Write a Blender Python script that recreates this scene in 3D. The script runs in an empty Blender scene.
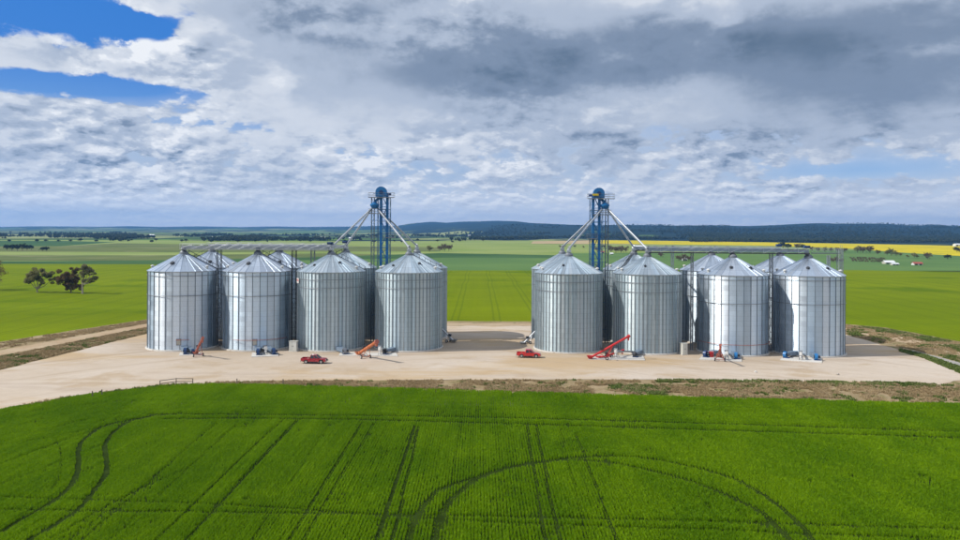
import bpy, bmesh, math, random
import numpy as np
from mathutils import Vector, Matrix

# ------------------------------------------------------------------ camera
SC = bpy.context.scene
COL = SC.collection
FPX, HOR, ROLL, EYE = 760.0, 229.8, math.radians(0.35), 27.7
cam_data = bpy.data.cameras.new('camera')
cam_data.sensor_width = 36.0
cam_data.lens = 36.0 * FPX / 960.0
cam_data.shift_y = -(270.0 - HOR) / 960.0
cam_data.clip_start, cam_data.clip_end = 0.5, 60000.0
cam = bpy.data.objects.new('camera', cam_data)
cam.location = (0, 0, EYE)
cam.rotation_euler = (math.radians(90), -ROLL, 0)
COL.objects.link(cam)
SC.camera = cam


def ray(px, py):
    xc, yc = (px - 480.0) / FPX, (HOR - py) / FPX
    return Vector((xc * math.cos(ROLL) - yc * math.sin(ROLL), 1.0, xc * math.sin(ROLL) + yc * math.cos(ROLL)))


def at(px, py, Y=None, z=0.0):
    """the place in the world seen at a photograph pixel: on the ground, or at distance Y"""
    d = ray(px, py)
    if Y is None:
        Y = (z - EYE) / d.z
    return Vector((d.x * Y, Y, EYE + d.z * Y))


# ------------------------------------------------------------------ node helper
class NT:
    def __init__(self, tree):
        self.t = tree
        self.n = tree.nodes
        self.l = tree.links

    def put(self, inp, v):
        if isinstance(v, bpy.types.NodeSocket):
            self.l.new(v, inp)
        elif v is not None:
            inp.default_value = v

    def m(self, op, a, b=None, c=None, clamp=False):
        n = self.n.new('ShaderNodeMath')
        n.operation = op
        n.use_clamp = clamp
        for i, v in enumerate((a, b, c)):
            if v is not None:
                self.put(n.inputs[i], v)
        return n.outputs[0]

    def v(self, op, a, b=None, s=None):
        n = self.n.new('ShaderNodeVectorMath')
        n.operation = op
        self.put(n.inputs[0], a)
        if b is not None:
            self.put(n.inputs[1], b)
        if s is not None:
            self.put(n.inputs['Scale'], s)
        return n.outputs[1] if op in ('DOT_PRODUCT', 'LENGTH', 'DISTANCE') else n.outputs[0]

    def xyz(self, a):
        n = self.n.new('ShaderNodeSeparateXYZ')
        self.put(n.inputs[0], a)
        return n.outputs

    def comb(self, x, y, z):
        n = self.n.new('ShaderNodeCombineXYZ')
        for i, v in enumerate((x, y, z)):
            self.put(n.inputs[i], v)
        return n.outputs[0]

    def noise(self, vec, scale, detail=4.0, rough=0.5, dist=0.0, lac=2.0):
        n = self.n.new('ShaderNodeTexNoise')
        self.put(n.inputs['Vector'], vec)
        n.inputs['Scale'].default_value = scale
        n.inputs['Detail'].default_value = detail
        n.inputs['Roughness'].default_value = rough
        n.inputs['Lacunarity'].default_value = lac
        n.inputs['Distortion'].default_value = dist
        return n.outputs[0]

    def white(self, vec):
        n = self.n.new('ShaderNodeTexWhiteNoise')
        n.noise_dimensions = '3D'
        self.put(n.inputs['Vector'], vec)
        return n.outputs['Value']

    def step(self, v, a, b, lo=0.0, hi=1.0):
        n = self.n.new('ShaderNodeMapRange')
        n.interpolation_type = 'SMOOTHSTEP'
        self.put(n.inputs[0], v)
        for i, q in enumerate((a, b, lo, hi)):
            self.put(n.inputs[1 + i], q)
        return n.outputs[0]

    def mix(self, f, a, b, mode='MIX'):
        n = self.n.new('ShaderNodeMix')
        n.data_type = 'RGBA'
        n.blend_type = mode
        n.clamp_factor = True
        self.put(n.inputs['Factor'], f)
        for key, v in (('A', a), ('B', b)):
            i = [s for s in n.inputs if s.name == key and s.type == 'RGBA'][0]
            if isinstance(v, tuple) and len(v) == 3:
                v = (*v, 1.0)
            self.put(i, v)
        return [s for s in n.outputs if s.type == 'RGBA'][0]


# ------------------------------------------------------------------ world: clear sky and broken cloud
SUN_EL, SUN_AZ = math.radians(41.0), math.radians(10.0)     # the sun stands to the left, a little behind the camera
to_sun = Vector((-math.cos(SUN_EL) * math.cos(SUN_AZ), -math.cos(SUN_EL) * math.sin(SUN_AZ), math.sin(SUN_EL)))
world = bpy.data.worlds.new('World')
SC.world = world
world.use_nodes = True
wt = world.node_tree
wt.nodes.clear()
W = NT(wt)
SKY_STRENGTH = 0.1
sky = wt.nodes.new('ShaderNodeTexSky')
sky.sky_type = 'NISHITA'
sky.sun_disc = False
sky.sun_elevation = SUN_EL
sky.sun_rotation = math.atan2(to_sun.x, to_sun.y)
sky.altitude = 300
sky.air_density = 1.0
sky.dust_density = 0.3
sky.ozone_density = 2.5
D = wt.nodes.new('ShaderNodeTexCoord').outputs['Generated']
dx, dy, dz = W.xyz(D)
el = W.m('MAXIMUM', dz, 0.0)
az = W.m('ARCTAN2', dx, dy)


def blob(px, py, wx, wy, amp):
    """one broad bank of cloud (or a clearing) at its compass bearing and height"""
    a = math.atan((px - 480) / FPX)
    e = (230 - py) / FPX * math.cos(a)
    da = W.m('MULTIPLY', W.m('SUBTRACT', az, a), FPX / wx)
    de = W.m('MULTIPLY', W.m('SUBTRACT', el, e), FPX / wy)
    q = W.m('MULTIPLY_ADD', da, da, W.m('MULTIPLY', de, de))
    return W.m('MULTIPLY', W.m('EXPONENT', W.m('MULTIPLY', q, -1.0)), amp)


def total(bl):
    s = None
    for b in bl:
        s = blob(*b) if s is None else W.m('ADD', s, blob(*b))
    return s


cover = total([(70, 28, 170, 36, -0.29), (175, 25, 60, 30, -0.10), (50, 88, 120, 12, -0.26), (150, 98, 50, 12, -0.22), (110, 8, 60, 10, 0.16),
               (190, 72, 75, 26, 0.30), (20, 62, 60, 12, 0.22), (70, 118, 70, 26, 0.26), (290, 25, 110, 45, 0.3),
               (620, 45, 330, 60, 0.35), (860, 168, 95, 12, -0.26), (235, 128, 60, 8, -0.12),
               (390, 105, 60, 10, -0.04), (450, 100, 120, 30, 0.06), (940, 100, 150, 50, 0.15), (300, 118, 200, 50, 0.13), (100, 160, 200, 40, 0.05)])
dark = total([(640, 58, 230, 30, 0.62), (520, 85, 130, 14, 0.25), (690, 140, 130, 13, 0.42), (590, 158, 40, 8, 0.3),
              (900, 60, 120, 70, 0.28), (240, 22, 60, 18, 0.12), (820, 110, 160, 22, 0.25), (112, 122, 26, 12, 0.2),
              (60, 50, 60, 26, 0.0)])
above_front = W.step(el, 0.30, 0.42)          # higher up and behind, the same broken cloud goes on
heaped = W.m('MAXIMUM', W.m('ADD', total([(190, 72, 110, 34, 0.20), (70, 118, 110, 30, 0.18), (350, 150, 300, 40, 0.08), (200, 175, 260, 22, 0.06), (620, 60, 300, 60, -0.05)]), 0.06), 0.0)


def density(up):
    """cloud thickness in the direction looked at (up = 1: a little higher and nearer the sun)"""
    out = None
    for f, sc, asp, w in ((0, 34.0, 2.7, None), (1, 17.0, 2.2, W.step(el, 0.035, 0.085)), (2, 8.0, 1.8, W.step(el, 0.10, 0.21))):
        k = up * 0.16 / sc
        p = W.comb(W.m('ADD', dx, -0.8 * k), W.m('MULTIPLY', dy, 0.8), W.m('MULTIPLY', W.m('ADD', dz, 0.85 * k), asp))
        q = W.v('ADD', p, (3.1 * f, 1.7 * f, 0.0))
        n = W.noise(q, sc, 8.0, 0.60, 0.12)
        vo = wt.nodes.new('ShaderNodeTexVoronoi')           # rounded heads of the heaped cloud
        vo.inputs['Scale'].default_value = sc * 2.3
        vo.inputs['Detail'].default_value = 1.5
        vo.inputs['Roughness'].default_value = 0.5
        wt.links.new(W.v('ADD', q, W.v('SCALE', W.comb(n, W.m('MULTIPLY', n, 0.7), n), s=0.9 / sc)), vo.inputs['Vector'])
        n = W.m('ADD', n, W.m('MULTIPLY', W.m('SUBTRACT', 0.48, vo.outputs['Distance']), heaped))
        out = n if out is None else W.m('ADD', W.m('MULTIPLY', out, W.m('SUBTRACT', 1.0, w)), W.m('MULTIPLY', n, w))
    return out


d0 = density(0.0)
d1 = density(1.0)
broad = W.noise(W.comb(dx, dy, W.m('MULTIPLY', dz, 3.0)), 3.2, 2.0, 0.5, 0.0)
dens = W.m('ADD', W.m('ADD', d0, W.m('MULTIPLY', W.m('SUBTRACT', broad, 0.5), 0.25)), cover)
alpha = W.step(dens, 0.385, 0.475)
relief = W.m('SUBTRACT', d0, d1)
crisp = W.m('ADD', W.step(W.noise(W.comb(dx, dy, W.m('MULTIPLY', dz, 2.5)), 4.5, 2.0, 0.5, 0.0), 0.42, 0.62, 0.6, 1.8), total([(190, 75, 90, 26, 1.2), (70, 115, 90, 26, 1.2), (170, 170, 220, 25, 0.3), (650, 60, 300, 70, -0.6)]))
crisp = W.m('ADD', crisp, W.step(el, 0.05, 0.14, 0.9, 0.0))
lit = W.m('ADD', 0.745, W.m('MULTIPLY', relief, crisp))
thick = W.step(dens, 0.50, 0.85)
lit = W.m('SUBTRACT', lit, W.m('MULTIPLY', thick, 0.14))
lit = W.m('ADD', lit, W.m('MULTIPLY', W.m('SUBTRACT', broad, 0.5), -0.5))
lit = W.m('SUBTRACT', lit, W.m('MULTIPLY', dark, W.m('ADD', 0.30, W.m('MULTIPLY', d0, 0.95))), clamp=True)
K = 1.0 / SKY_STRENGTH
ramp = wt.nodes.new('ShaderNodeValToRGB')
ramp.color_ramp.interpolation = 'EASE'
cr = ramp.color_ramp.elements
cr[0].position, cr[0].color = 0.0, (0.12, 0.175, 0.255, 1)
cr[1].position, cr[1].color = 1.0, (0.93, 0.95, 0.98, 1)
for pos, c in ((0.30, (0.225, 0.29, 0.40)), (0.58, (0.47, 0.54, 0.66)), (0.8, (0.70, 0.745, 0.82))):
    e_ = cr.new(pos)
    e_.color = (*c, 1)
wt.links.new(lit, ramp.inputs[0])
cloud = W.v('SCALE', ramp.outputs[0], s=K)
blue = W.mix(W.step(el, 0.0, 0.22), (0.38 * K, 0.62 * K, 0.95 * K), (0.008 * K, 0.19 * K, 0.70 * K))
blue = W.mix(0.2, blue, sky.outputs[0])
clear = total([(60, 30, 190, 42, 1.3), (50, 88, 150, 14, 1.1), (860, 168, 100, 12, 0.8), (235, 128, 60, 7, 0.5), (390, 105, 50, 8, 0.3)])
veil = W.m('MULTIPLY', W.m('SUBTRACT', 1.0, clear, clamp=True), W.step(W.m('ADD', broad, W.m('MULTIPLY', d0, 0.5)), 0.35, 0.75, 0.55, 0.95))
blue = W.mix(veil, blue, W.v('SCALE', W.mix(W.step(d0, 0.25, 0.6), (0.50, 0.59, 0.73), (0.66, 0.72, 0.81)), s=K))
hazy = W.step(el, 0.0, 0.075, 0.75, 0.0)
col = W.mix(alpha, blue, cloud)
col = W.mix(hazy, col, (1.15 * K, 1.16 * K, 1.18 * K))
below = W.step(dz, -0.02, 0.0)
col = W.mix(below, (0.18 * K, 0.2 * K, 0.16 * K), col)
bg = wt.nodes.new('ShaderNodeBackground')
bg.inputs['Strength'].default_value = SKY_STRENGTH
wt.links.new(col, bg.inputs['Color'])
wo = wt.nodes.new('ShaderNodeOutputWorld')
wt.links.new(bg.outputs[0], wo.inputs['Surface'])
world.cycles.sampling_method = 'MANUAL'
world.cycles.sample_map_resolution = 512

sun_data = bpy.data.lights.new('sun', 'SUN')
sun_data.energy = 4.0
sun_data.angle = math.radians(0.55)
sun_data.color = (1.0, 0.955, 0.88)
sun = bpy.data.objects.new('sun', sun_data)
sun.location = (-60, -20, 90)
sun.rotation_euler = to_sun.to_track_quat('Z', 'Y').to_euler()
COL.objects.link(sun)

SC.view_settings.view_transform = 'Standard'
SC.view_settings.look = 'None'
SC.view_settings.exposure = 0.0
SC.view_settings.gamma = 1.0
SC.cycles.max_bounces = 6
SC.cycles.volume_bounces = 0
SC.cycles.caustics_reflective = False
SC.cycles.caustics_refractive = False

# ================================================================== helpers
rnd = random.Random(7)


def prop(o, label=None, cat=None, group=None, kind=None):
    if label:
        o['label'] = label
    if cat:
        o['category'] = cat
    if group:
        o['group'] = group
    if kind:
        o['kind'] = kind
    return o


class MB:
    """collects shapes, then links them as ONE mesh object"""

    def __init__(self):
        self.v, self.f = [], []

    def add(self, vs, fs):
        k = len(self.v)
        self.v += [tuple(p) for p in vs]
        self.f += [tuple(i + k for i in f) for f in fs]

    def box(self, c, s, rz=0.0, M=None):
        x, y, z = s[0] / 2, s[1] / 2, s[2] / 2
        vs = [Vector(p) for p in ((-x, -y, -z), (x, -y, -z), (x, y, -z), (-x, y, -z), (-x, -y, z), (x, -y, z), (x, y, z), (-x, y, z))]
        if rz:
            R = Matrix.Rotation(rz, 3, 'Z')
            vs = [R @ p for p in vs]
        if M is not None:
            vs = [M @ p for p in vs]
        self.add([p + Vector(c) for p in vs], [(0, 3, 2, 1), (4, 5, 6, 7), (0, 1, 5, 4), (1, 2, 6, 5), (2, 3, 7, 6), (3, 0, 4, 7)])

    def tube(self, a, b, r, n=8, r2=None, cap=True):
        a, b = Vector(a), Vector(b)
        r2 = r if r2 is None else r2
        d = (b - a).normalized()
        u = d.cross(Vector((0, 0, 1)))
        if u.length < 1e-3:
            u = Vector((1, 0, 0))
        u.normalize()
        w = d.cross(u)
        vs = []
        for p, q in ((a, r), (b, r2)):
            for i in range(n):
                t = 2 * math.pi * i / n
                vs.append(p + (u * math.cos(t) + w * math.sin(t)) * q)
        fs = [(i, (i + 1) % n, n + (i + 1) % n, n + i) for i in range(n)]
        if cap:
            fs += [tuple(range(n))[::-1], tuple(range(n, 2 * n))]
        self.add(vs, fs)

    def bar(self, a, b, w, h):
        """a square bar from a to b, w across, h deep"""
        a, b = Vector(a), Vector(b)
        d = (b - a).normalized()
        u = d.cross(Vector((0, 0, 1)))
        if u.length < 1e-3:
            u = Vector((1, 0, 0))
        u.normalize()
        t = d.cross(u)
        vs = []
        for p in (a, b):
            for i, j in ((-1, -1), (1, -1), (1, 1), (-1, 1)):
                vs.append(p + u * (w / 2 * i) + t * (h / 2 * j))
        self.add(vs, [(0, 3, 2, 1), (4, 5, 6, 7), (0, 1, 5, 4), (1, 2, 6, 5), (2, 3, 7, 6), (3, 0, 4, 7)])

    def arc(self, R, z, r, a0, a1, n, k=6):
        """a bent tube round the z axis"""
        full = abs(a1 - a0) > 2 * math.pi - 1e-3
        vs, fs = [], []
        m = n if full else n + 1
        for i in range(m):
            a = a0 + (a1 - a0) * i / n
            for j in range(k):
                t = 2 * math.pi * j / k
                q = R + r * math.cos(t)
                vs.append((q * math.cos(a), q * math.sin(a), z + r * math.sin(t)))
        for i in range(n):
            for j in range(k):
                p, q = i * k, ((i + 1) % m) * k
                fs.append((p + j, q + j, q + (j + 1) % k, p + (j + 1) % k))
        self.add(vs, fs)

    def prism(self, prof, y0, y1, inset=None):
        """a side profile of (x, z) points carried from y0 to y1"""
        n = len(prof)
        vs = [(x, y0, z) for x, z in prof] + [(x, y1, z) for x, z in prof]
        fs = [(i, (i + 1) % n, n + (i + 1) % n, n + i) for i in range(n)]
        fs += [tuple(range(n))[::-1], tuple(range(n, 2 * n))]
        self.add(vs, fs)

    def lathe(self, prof, c=(0, 0, 0), n=24, a0=0.0, a1=2 * math.pi, axis='Z'):
        full = abs(a1 - a0) > 2 * math.pi - 1e-3
        m = n if full else n + 1
        vs, fs = [], []
        for i in range(m):
            a = a0 + (a1 - a0) * i / n
            for r, z in prof:
                x, y, w = r * math.cos(a), r * math.sin(a), z
                if axis == 'Y':
                    x, y, w = x, w, y
                elif axis == 'X':
                    x, y, w = w, x, y
                vs.append((x + c[0], y + c[1], w + c[2]))
        k = len(prof)
        for i in range(n):
            for j in range(k - 1):
                p, q = i * k, ((i + 1) % m) * k
                fs.append((p + j, q + j, q + j + 1, p + j + 1))
        self.add(vs, fs)

    def mesh(self, name, mat, smooth=False, bevel=0.0):
        me = bpy.data.meshes.new(name)
        me.from_pydata(self.v, [], self.f)
        bm = bmesh.new()
        bm.from_mesh(me)
        bmesh.ops.recalc_face_normals(bm, faces=bm.faces)
        if bevel:
            bmesh.ops.bevel(bm, geom=[e for e in bm.edges if len(e.link_faces) == 2 and e.calc_face_angle(0) > 0.5],
                            offset=bevel, segments=2, affect='EDGES', clamp_overlap=True)
        bm.to_mesh(me)
        bm.free()
        if mat is not None:
            me.materials.append(mat)
        if smooth:
            me.polygons.foreach_set('use_smooth', [True] * len(me.polygons))
            try:
                me.set_sharp_from_angle(angle=math.radians(40))
            except Exception:
                pass
        return me

    def build(self, name, mat, parent=None, smooth=False, bevel=0.0, loc=None):
        return link(name, self.mesh(name, mat, smooth, bevel), parent, loc)


def link(name, me, parent=None, loc=None, rz=0.0):
    o = bpy.data.objects.new(name, me)
    COL.objects.link(o)
    if parent is not None:
        o.parent = parent
    if loc is not None:
        o.location = loc
    if rz:
        o.rotation_euler = (0, 0, rz)
    return o


def empty(name, loc, rz=0.0):
    o = bpy.data.objects.new(name, None)
    o.empty_display_size = 0.5
    COL.objects.link(o)
    o.location = loc
    o.rotation_euler = (0, 0, rz)
    return o


def copy_tree(o, parent=None):
    c = o.copy()
    COL.objects.link(c)
    if parent is not None:
        c.parent = parent
    for ch in list(o.children):
        copy_tree(ch, c)
    return c


# ------------------------------------------------------------------ materials
def mat(name, color=None, rough=0.7, metal=0.0, spec=None):
    m = bpy.data.materials.new(name)
    m.use_nodes = True
    N = NT(m.node_tree)
    b = [n for n in N.n if n.type == 'BSDF_PRINCIPLED'][0]
    if color is not None:
        b.inputs['Base Color'].default_value = (*color, 1)
    b.inputs['Roughness'].default_value = rough
    b.inputs['Metallic'].default_value = metal
    if spec is not None:
        b.inputs['Specular IOR Level'].default_value = spec
    return m, N, b


def pos(N, kind='Object'):
    if kind == 'World':
        return N.n.new('ShaderNodeNewGeometry').outputs['Position']
    return N.n.new('ShaderNodeTexCoord').outputs[kind]


def painted(name, color, rough=0.45, metal=0.0, wear=0.18, scale=3.0, dirt=(0.20, 0.15, 0.10)):
    m, N, b = mat(name, color, rough, metal)
    p = pos(N)
    n = N.noise(p, scale, 5.0, 0.6)
    f = N.step(n, 0.5, 0.75, 0.0, wear * 2)
    c = N.mix(f, color, dirt)
    rv = N.n.new('ShaderNodeObjectInfo').outputs['Random']
    c2 = N.mix(1.0, c, N.comb(*[N.m('MULTIPLY_ADD', rv, 0.16, 0.92)] * 3), 'MULTIPLY')
    N.put(b.inputs['Base Color'], c2)
    N.put(b.inputs['Roughness'], N.m('MULTIPLY_ADD', n, 0.3, rough - 0.15))
    return m


def galvanised(name, c0, c1, rough, corr=0.30, metal=1.0, tint=0.16, pitch=0.105, var=0.1):
    """zinc-coated steel sheet: spangle, sheet-to-sheet differences, horizontal corrugation"""
    m, N, b = mat(name, None, rough, metal)
    p = pos(N)
    x, y, z = N.xyz(p)
    rv = N.n.new('ShaderNodeObjectInfo').outputs['Random']
    ring = N.m('FLOOR', N.m('DIVIDE', z, 1.115))
    w = N.white(N.comb(N.m('MULTIPLY', rv, 97.0), ring, 3.0))
    base = N.mix(rv, c0, c1)
    rv2 = N.white(N.comb(N.m('MULTIPLY', rv, 31.0), 7.0, 1.0))
    sp = N.noise(p, 2.2, 4.0, 0.6)
    k = N.m('ADD', 1.0 - tint * 0.5, N.m('MULTIPLY', w, tint))
    k = N.m('MULTIPLY', k, N.m('MULTIPLY', N.m('MULTIPLY_ADD', sp, 0.16, 0.92), N.m('MULTIPLY_ADD', rv2, 0.30, 0.78)))
    fr = N.m('FRACT', N.m('DIVIDE', z, 1.115))
    seam = N.step(fr, 0.0, 0.07, 0.72, 1.0)                     # the lap where one ring of sheets meets the next
    k = N.m('MULTIPLY', k, seam)
    N.put(b.inputs['Base Color'], N.mix(1.0, base, N.comb(k, k, k), 'MULTIPLY'))
    rr = N.m('ADD', rough - var * 0.5, N.m('ADD', N.m('MULTIPLY', w, var), N.m('MULTIPLY', N.noise(p, 0.7, 3.0), 0.08)))
    N.put(b.inputs['Roughness'], rr)
    if corr:
        g = N.n.new('ShaderNodeNewGeometry')
        s = N.m('MULTIPLY', N.m('SINE', N.m('MULTIPLY', z, 2 * math.pi / pitch)), corr)
        nrm = N.v('NORMALIZE', N.v('ADD', g.outputs['Normal'], N.comb(0.0, 0.0, s)))
        N.put(b.inputs['Normal'], nrm)
    return m


M = {}
M['wall_bright'] = galvanised('bright_galvanised_sheet', (0.54, 0.66, 0.77), (0.70, 0.77, 0.84), 0.40, corr=0.50, tint=0.07, var=0.16)
M['wall_dull'] = galvanised('weathered_galvanised_sheet', (0.45, 0.56, 0.62), (0.57, 0.65, 0.68), 0.46, corr=0.46, tint=0.07)
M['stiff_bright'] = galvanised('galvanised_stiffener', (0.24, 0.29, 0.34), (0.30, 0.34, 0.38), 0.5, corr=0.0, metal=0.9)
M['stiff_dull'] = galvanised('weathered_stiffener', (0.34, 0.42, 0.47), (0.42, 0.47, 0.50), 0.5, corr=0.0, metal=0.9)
M['roof_bright'] = galvanised('bright_roof_sheet', (0.56, 0.65, 0.76), (0.66, 0.72, 0.80), 0.36, corr=0.0, metal=0.85)
M['roof_dull'] = galvanised('weathered_roof_sheet', (0.50, 0.60, 0.68), (0.58, 0.65, 0.70), 0.46, corr=0.0, metal=0.8)
M['galv'] = galvanised('galvanised_steel', (0.52, 0.55, 0.58), (0.58, 0.60, 0.62), 0.45, corr=0.0, metal=0.85)
M['dark_steel'] = painted('dark_steel', (0.05, 0.055, 0.065), 0.5, 0.4)
M['grey_steel'] = painted('grey_steel', (0.22, 0.24, 0.27), 0.5, 0.5)
M['blue'] = painted('blue_paint', (0.014, 0.17, 0.44), 0.4, 0.0, 0.1)
M['blue_dark'] = painted('dark_blue_paint', (0.012, 0.05, 0.16), 0.4, 0.0, 0.1)
M['yellow'] = painted('yellow_paint', (0.75, 0.55, 0.03), 0.45, 0.0, 0.1)
M['red'] = painted('red_paint', (0.52, 0.022, 0.025), 0.35, 0.0, 0.1)
M['red_faded'] = painted('faded_red_paint', (0.40, 0.11, 0.075), 0.6, 0.0, 0.4)
M['orange'] = painted('rusty_orange_paint', (0.50, 0.15, 0.055), 0.6, 0.0, 0.35)
M['white'] = painted('white_paint', (0.72, 0.72, 0.70), 0.5, 0.0, 0.12)
M['concrete'] = painted('pale_concrete', (0.62, 0.60, 0.56), 0.9, 0.0, 0.25, 0.8)
M['timber'] = painted('grey_timber', (0.16, 0.13, 0.10), 0.85, 0.0, 0.3)
M['rubber'], _, _ = mat('rubber', (0.02, 0.02, 0.022), 0.8)
M['glass'], _, gb = mat('tinted_glass', (0.02, 0.025, 0.03), 0.08)
M['glass'].node_tree.nodes['Principled BSDF'].inputs['Coat Weight'].default_value = 0.5
M['lamp'], _, _ = mat('lamp_glass', (0.7, 0.68, 0.62), 0.15)
M['tail'], _, _ = mat('red_lamp_glass', (0.4, 0.01, 0.01), 0.2)


def carpaint(name, c):
    m, N, b = mat(name, c, 0.32, 0.25)
    b.inputs['Coat Weight'].default_value = 0.7
    b.inputs['Coat Roughness'].default_value = 0.06
    p = pos(N)
    z = N.xyz(p)[2]
    n = N.noise(p, 4.0, 5.0, 0.6)
    f = N.m('MULTIPLY', N.step(z, 0.9, 0.35, 0.0, 0.5), N.step(n, 0.35, 0.7))
    N.put(b.inputs['Base Color'], N.mix(f, c, (0.33, 0.24, 0.16)))
    N.put(b.inputs['Coat Weight'], N.m('MULTIPLY_ADD', f, -0.9, 0.7))
    return m


M['ute_dark'] = carpaint('dark_red_car_paint', (0.40, 0.010, 0.035))
M['ute_bright'] = carpaint('bright_red_car_paint', (0.68, 0.014, 0.022))


# ------------------------------------------------------------------ ground materials
def earth(name, cols, scale=0.05, detail=8.0, rough=0.95, streak=None, bump=0.0, bscale=2.0, thr=(0.35, 0.65), fine=0.25, fscale=1.5, extra=None):
    """two or three earth or crop colours mixed by noise, broken up by fine noise and by stretched streaks"""
    m, N, b = mat(name, None, rough, 0.0, 0.03)
    p = pos(N, 'World')
    n1 = N.noise(p, scale, detail, 0.58, 0.2)
    c = N.mix(N.step(n1, *thr), cols[0], cols[1])
    if len(cols) > 2:
        n3 = N.noise(N.v('ADD', p, (371.0, 91.0, 0.0)), scale * 2.7, detail, 0.6, 0.3)
        c = N.mix(N.step(n3, 0.52, 0.66), c, cols[2])
    k = N.m('MULTIPLY_ADD', N.noise(p, fscale, 5.0, 0.65), fine * 2, 1.0 - fine)
    if streak:
        for sx, sy, amp in streak:
            q = N.v('MULTIPLY', p, (sx, sy, 0.0))
            k = N.m('MULTIPLY', k, N.m('MULTIPLY_ADD', N.noise(q, 1.0, 4.0, 0.55), amp * 2, 1.0 - amp))
    c = N.mix(1.0, c, N.comb(k, k, k), 'MULTIPLY')
    if extra:
        c = extra(N, p, c)
    N.put(b.inputs['Base Color'], c)
    if bump:
        bn = N.n.new('ShaderNodeBump')
        bn.inputs['Strength'].default_value = 1.0
        bn.inputs['Distance'].default_value = bump
        N.put(bn.inputs['Height'], N.noise(p, bscale, 6.0, 0.6))
        N.put(b.inputs['Normal'], bn.outputs[0])
    return m


def tramlines(N, p, c):
    """wheel tracks left by the sprayer, running away from the camera every 24 m, two wheels 2 m apart"""
    x, y, z = N.xyz(p)
    wob = N.m('MULTIPLY', N.m('SUBTRACT', N.noise(N.comb(0.0, N.m('MULTIPLY', y, 0.01), 0.0), 1.0, 2.0), 0.5), 3.0)
    f = N.m('MODULO', N.m('ADD', N.m('ADD', x, wob), 2406.0), 13.0)
    a = N.m('ABSOLUTE', N.m('SUBTRACT', N.m('ABSOLUTE', N.m('SUBTRACT', f, 6.5)), 1.0))
    g = N.step(a, 0.15, 0.5, 0.30, 0.0)
    return N.mix(g, c, (0.05, 0.09, 0.008))


def dots(N, p, c, col=(0.05, 0.09, 0.02), lo=0.62, hi=0.7, sc=0.5):
    return N.mix(N.step(N.noise(p, sc, 5.0, 0.65), lo, hi), c, col)


G = {}
G['lime'] = earth('young_wheat', [(0.130, 0.182, 0.001), (0.160, 0.208, 0.002), (0.098, 0.155, 0.001)], 0.006, 7, streak=[(0.004, 0.035, 0.22), (0.35, 0.004, 0.10), (0.02, 0.25, 0.08)], fine=0.16, bump=0.12, bscale=1.2, extra=tramlines)
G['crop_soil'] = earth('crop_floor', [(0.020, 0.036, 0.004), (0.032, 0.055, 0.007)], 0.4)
G['green'] = earth('green_crop', [(0.12, 0.20, 0.03), (0.16, 0.24, 0.035)], 0.01, streak=[(0.003, 0.02, 0.15)])
G['blue_green'] = earth('bluish_green_crop', [(0.095, 0.175, 0.055), (0.12, 0.205, 0.062)], 0.008, streak=[(0.002, 0.02, 0.12)])
G['cloud_shade_green'] = earth('cloud_shaded_green_crop', [(0.045, 0.10, 0.035), (0.065, 0.13, 0.045)], 0.01, streak=[(0.002, 0.02, 0.12)])  # crop green darkened to stand for cloud shade on these bands
G['olive'] = earth('cloud_shaded_olive_pasture', [(0.105, 0.14, 0.045), (0.15, 0.175, 0.06), (0.19, 0.20, 0.09)], 0.006, streak=[(0.002, 0.03, 0.2)])  # pasture tone with the shade of clouds mixed into the olive
G['pale'] = earth('pale_green_pasture', [(0.20, 0.27, 0.07), (0.26, 0.31, 0.10)], 0.008, streak=[(0.002, 0.02, 0.12)])
G['straw'] = earth('straw_stubble', [(0.40, 0.30, 0.17), (0.47, 0.37, 0.2)], 0.01)
G['canola'] = earth('flowering_canola', [(0.52, 0.42, 0.012), (0.60, 0.49, 0.015), (0.34, 0.33, 0.03)], 0.008, streak=[(0.003, 0.02, 0.1)])


# ================================================================== land
def vnoise(x, y, seed):
    """smooth value noise on numpy arrays"""
    r = np.random.RandomState(seed).rand(256, 256)
    xi, yi = np.floor(x).astype(int), np.floor(y).astype(int)
    fx, fy = x - xi, y - yi
    fx, fy = fx * fx * (3 - 2 * fx), fy * fy * (3 - 2 * fy)
    g = lambda a, b: r[(xi + a) % 256, (yi + b) % 256]
    return (g(0, 0) * (1 - fx) + g(1, 0) * fx) * (1 - fy) + (g(0, 1) * (1 - fx) + g(1, 1) * fx) * fy


def fbm(x, y, seed, n=4):
    s, a, t = 0, 0.5, 0
    for i in range(n):
        s = s + a * vnoise(x * 2 ** i + 13.7 * i, y * 2 ** i + 5.1 * i, seed + i)
        t += a
        a *= 0.5
    return s / t


SKYLINE = [(-400, 225), (-60, 226), (0, 226.9), (40, 226.2), (100, 226.7), (130, 226.1), (160, 226.9), (200, 226.3), (240, 227.0), (275, 226.4), (300, 226.9), (350, 226.5), (385, 225.6), (398, 225.8), (410, 223.4),
           (432, 221.6), (446, 222.6), (460, 221.6), (480, 221.2), (495, 220.6), (517, 221.2), (530, 222.8), (545, 223.4), (570, 224.6), (600, 225.2),
           (640, 224.8), (680, 225.6), (720, 225.4), (750, 225.9), (775, 225.0), (805, 223.4), (820, 223.0), (845, 223.9), (870, 223.5), (890, 224.0),
           (910, 225.5), (935, 225.2), (960, 226), (1300, 225)]


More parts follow.
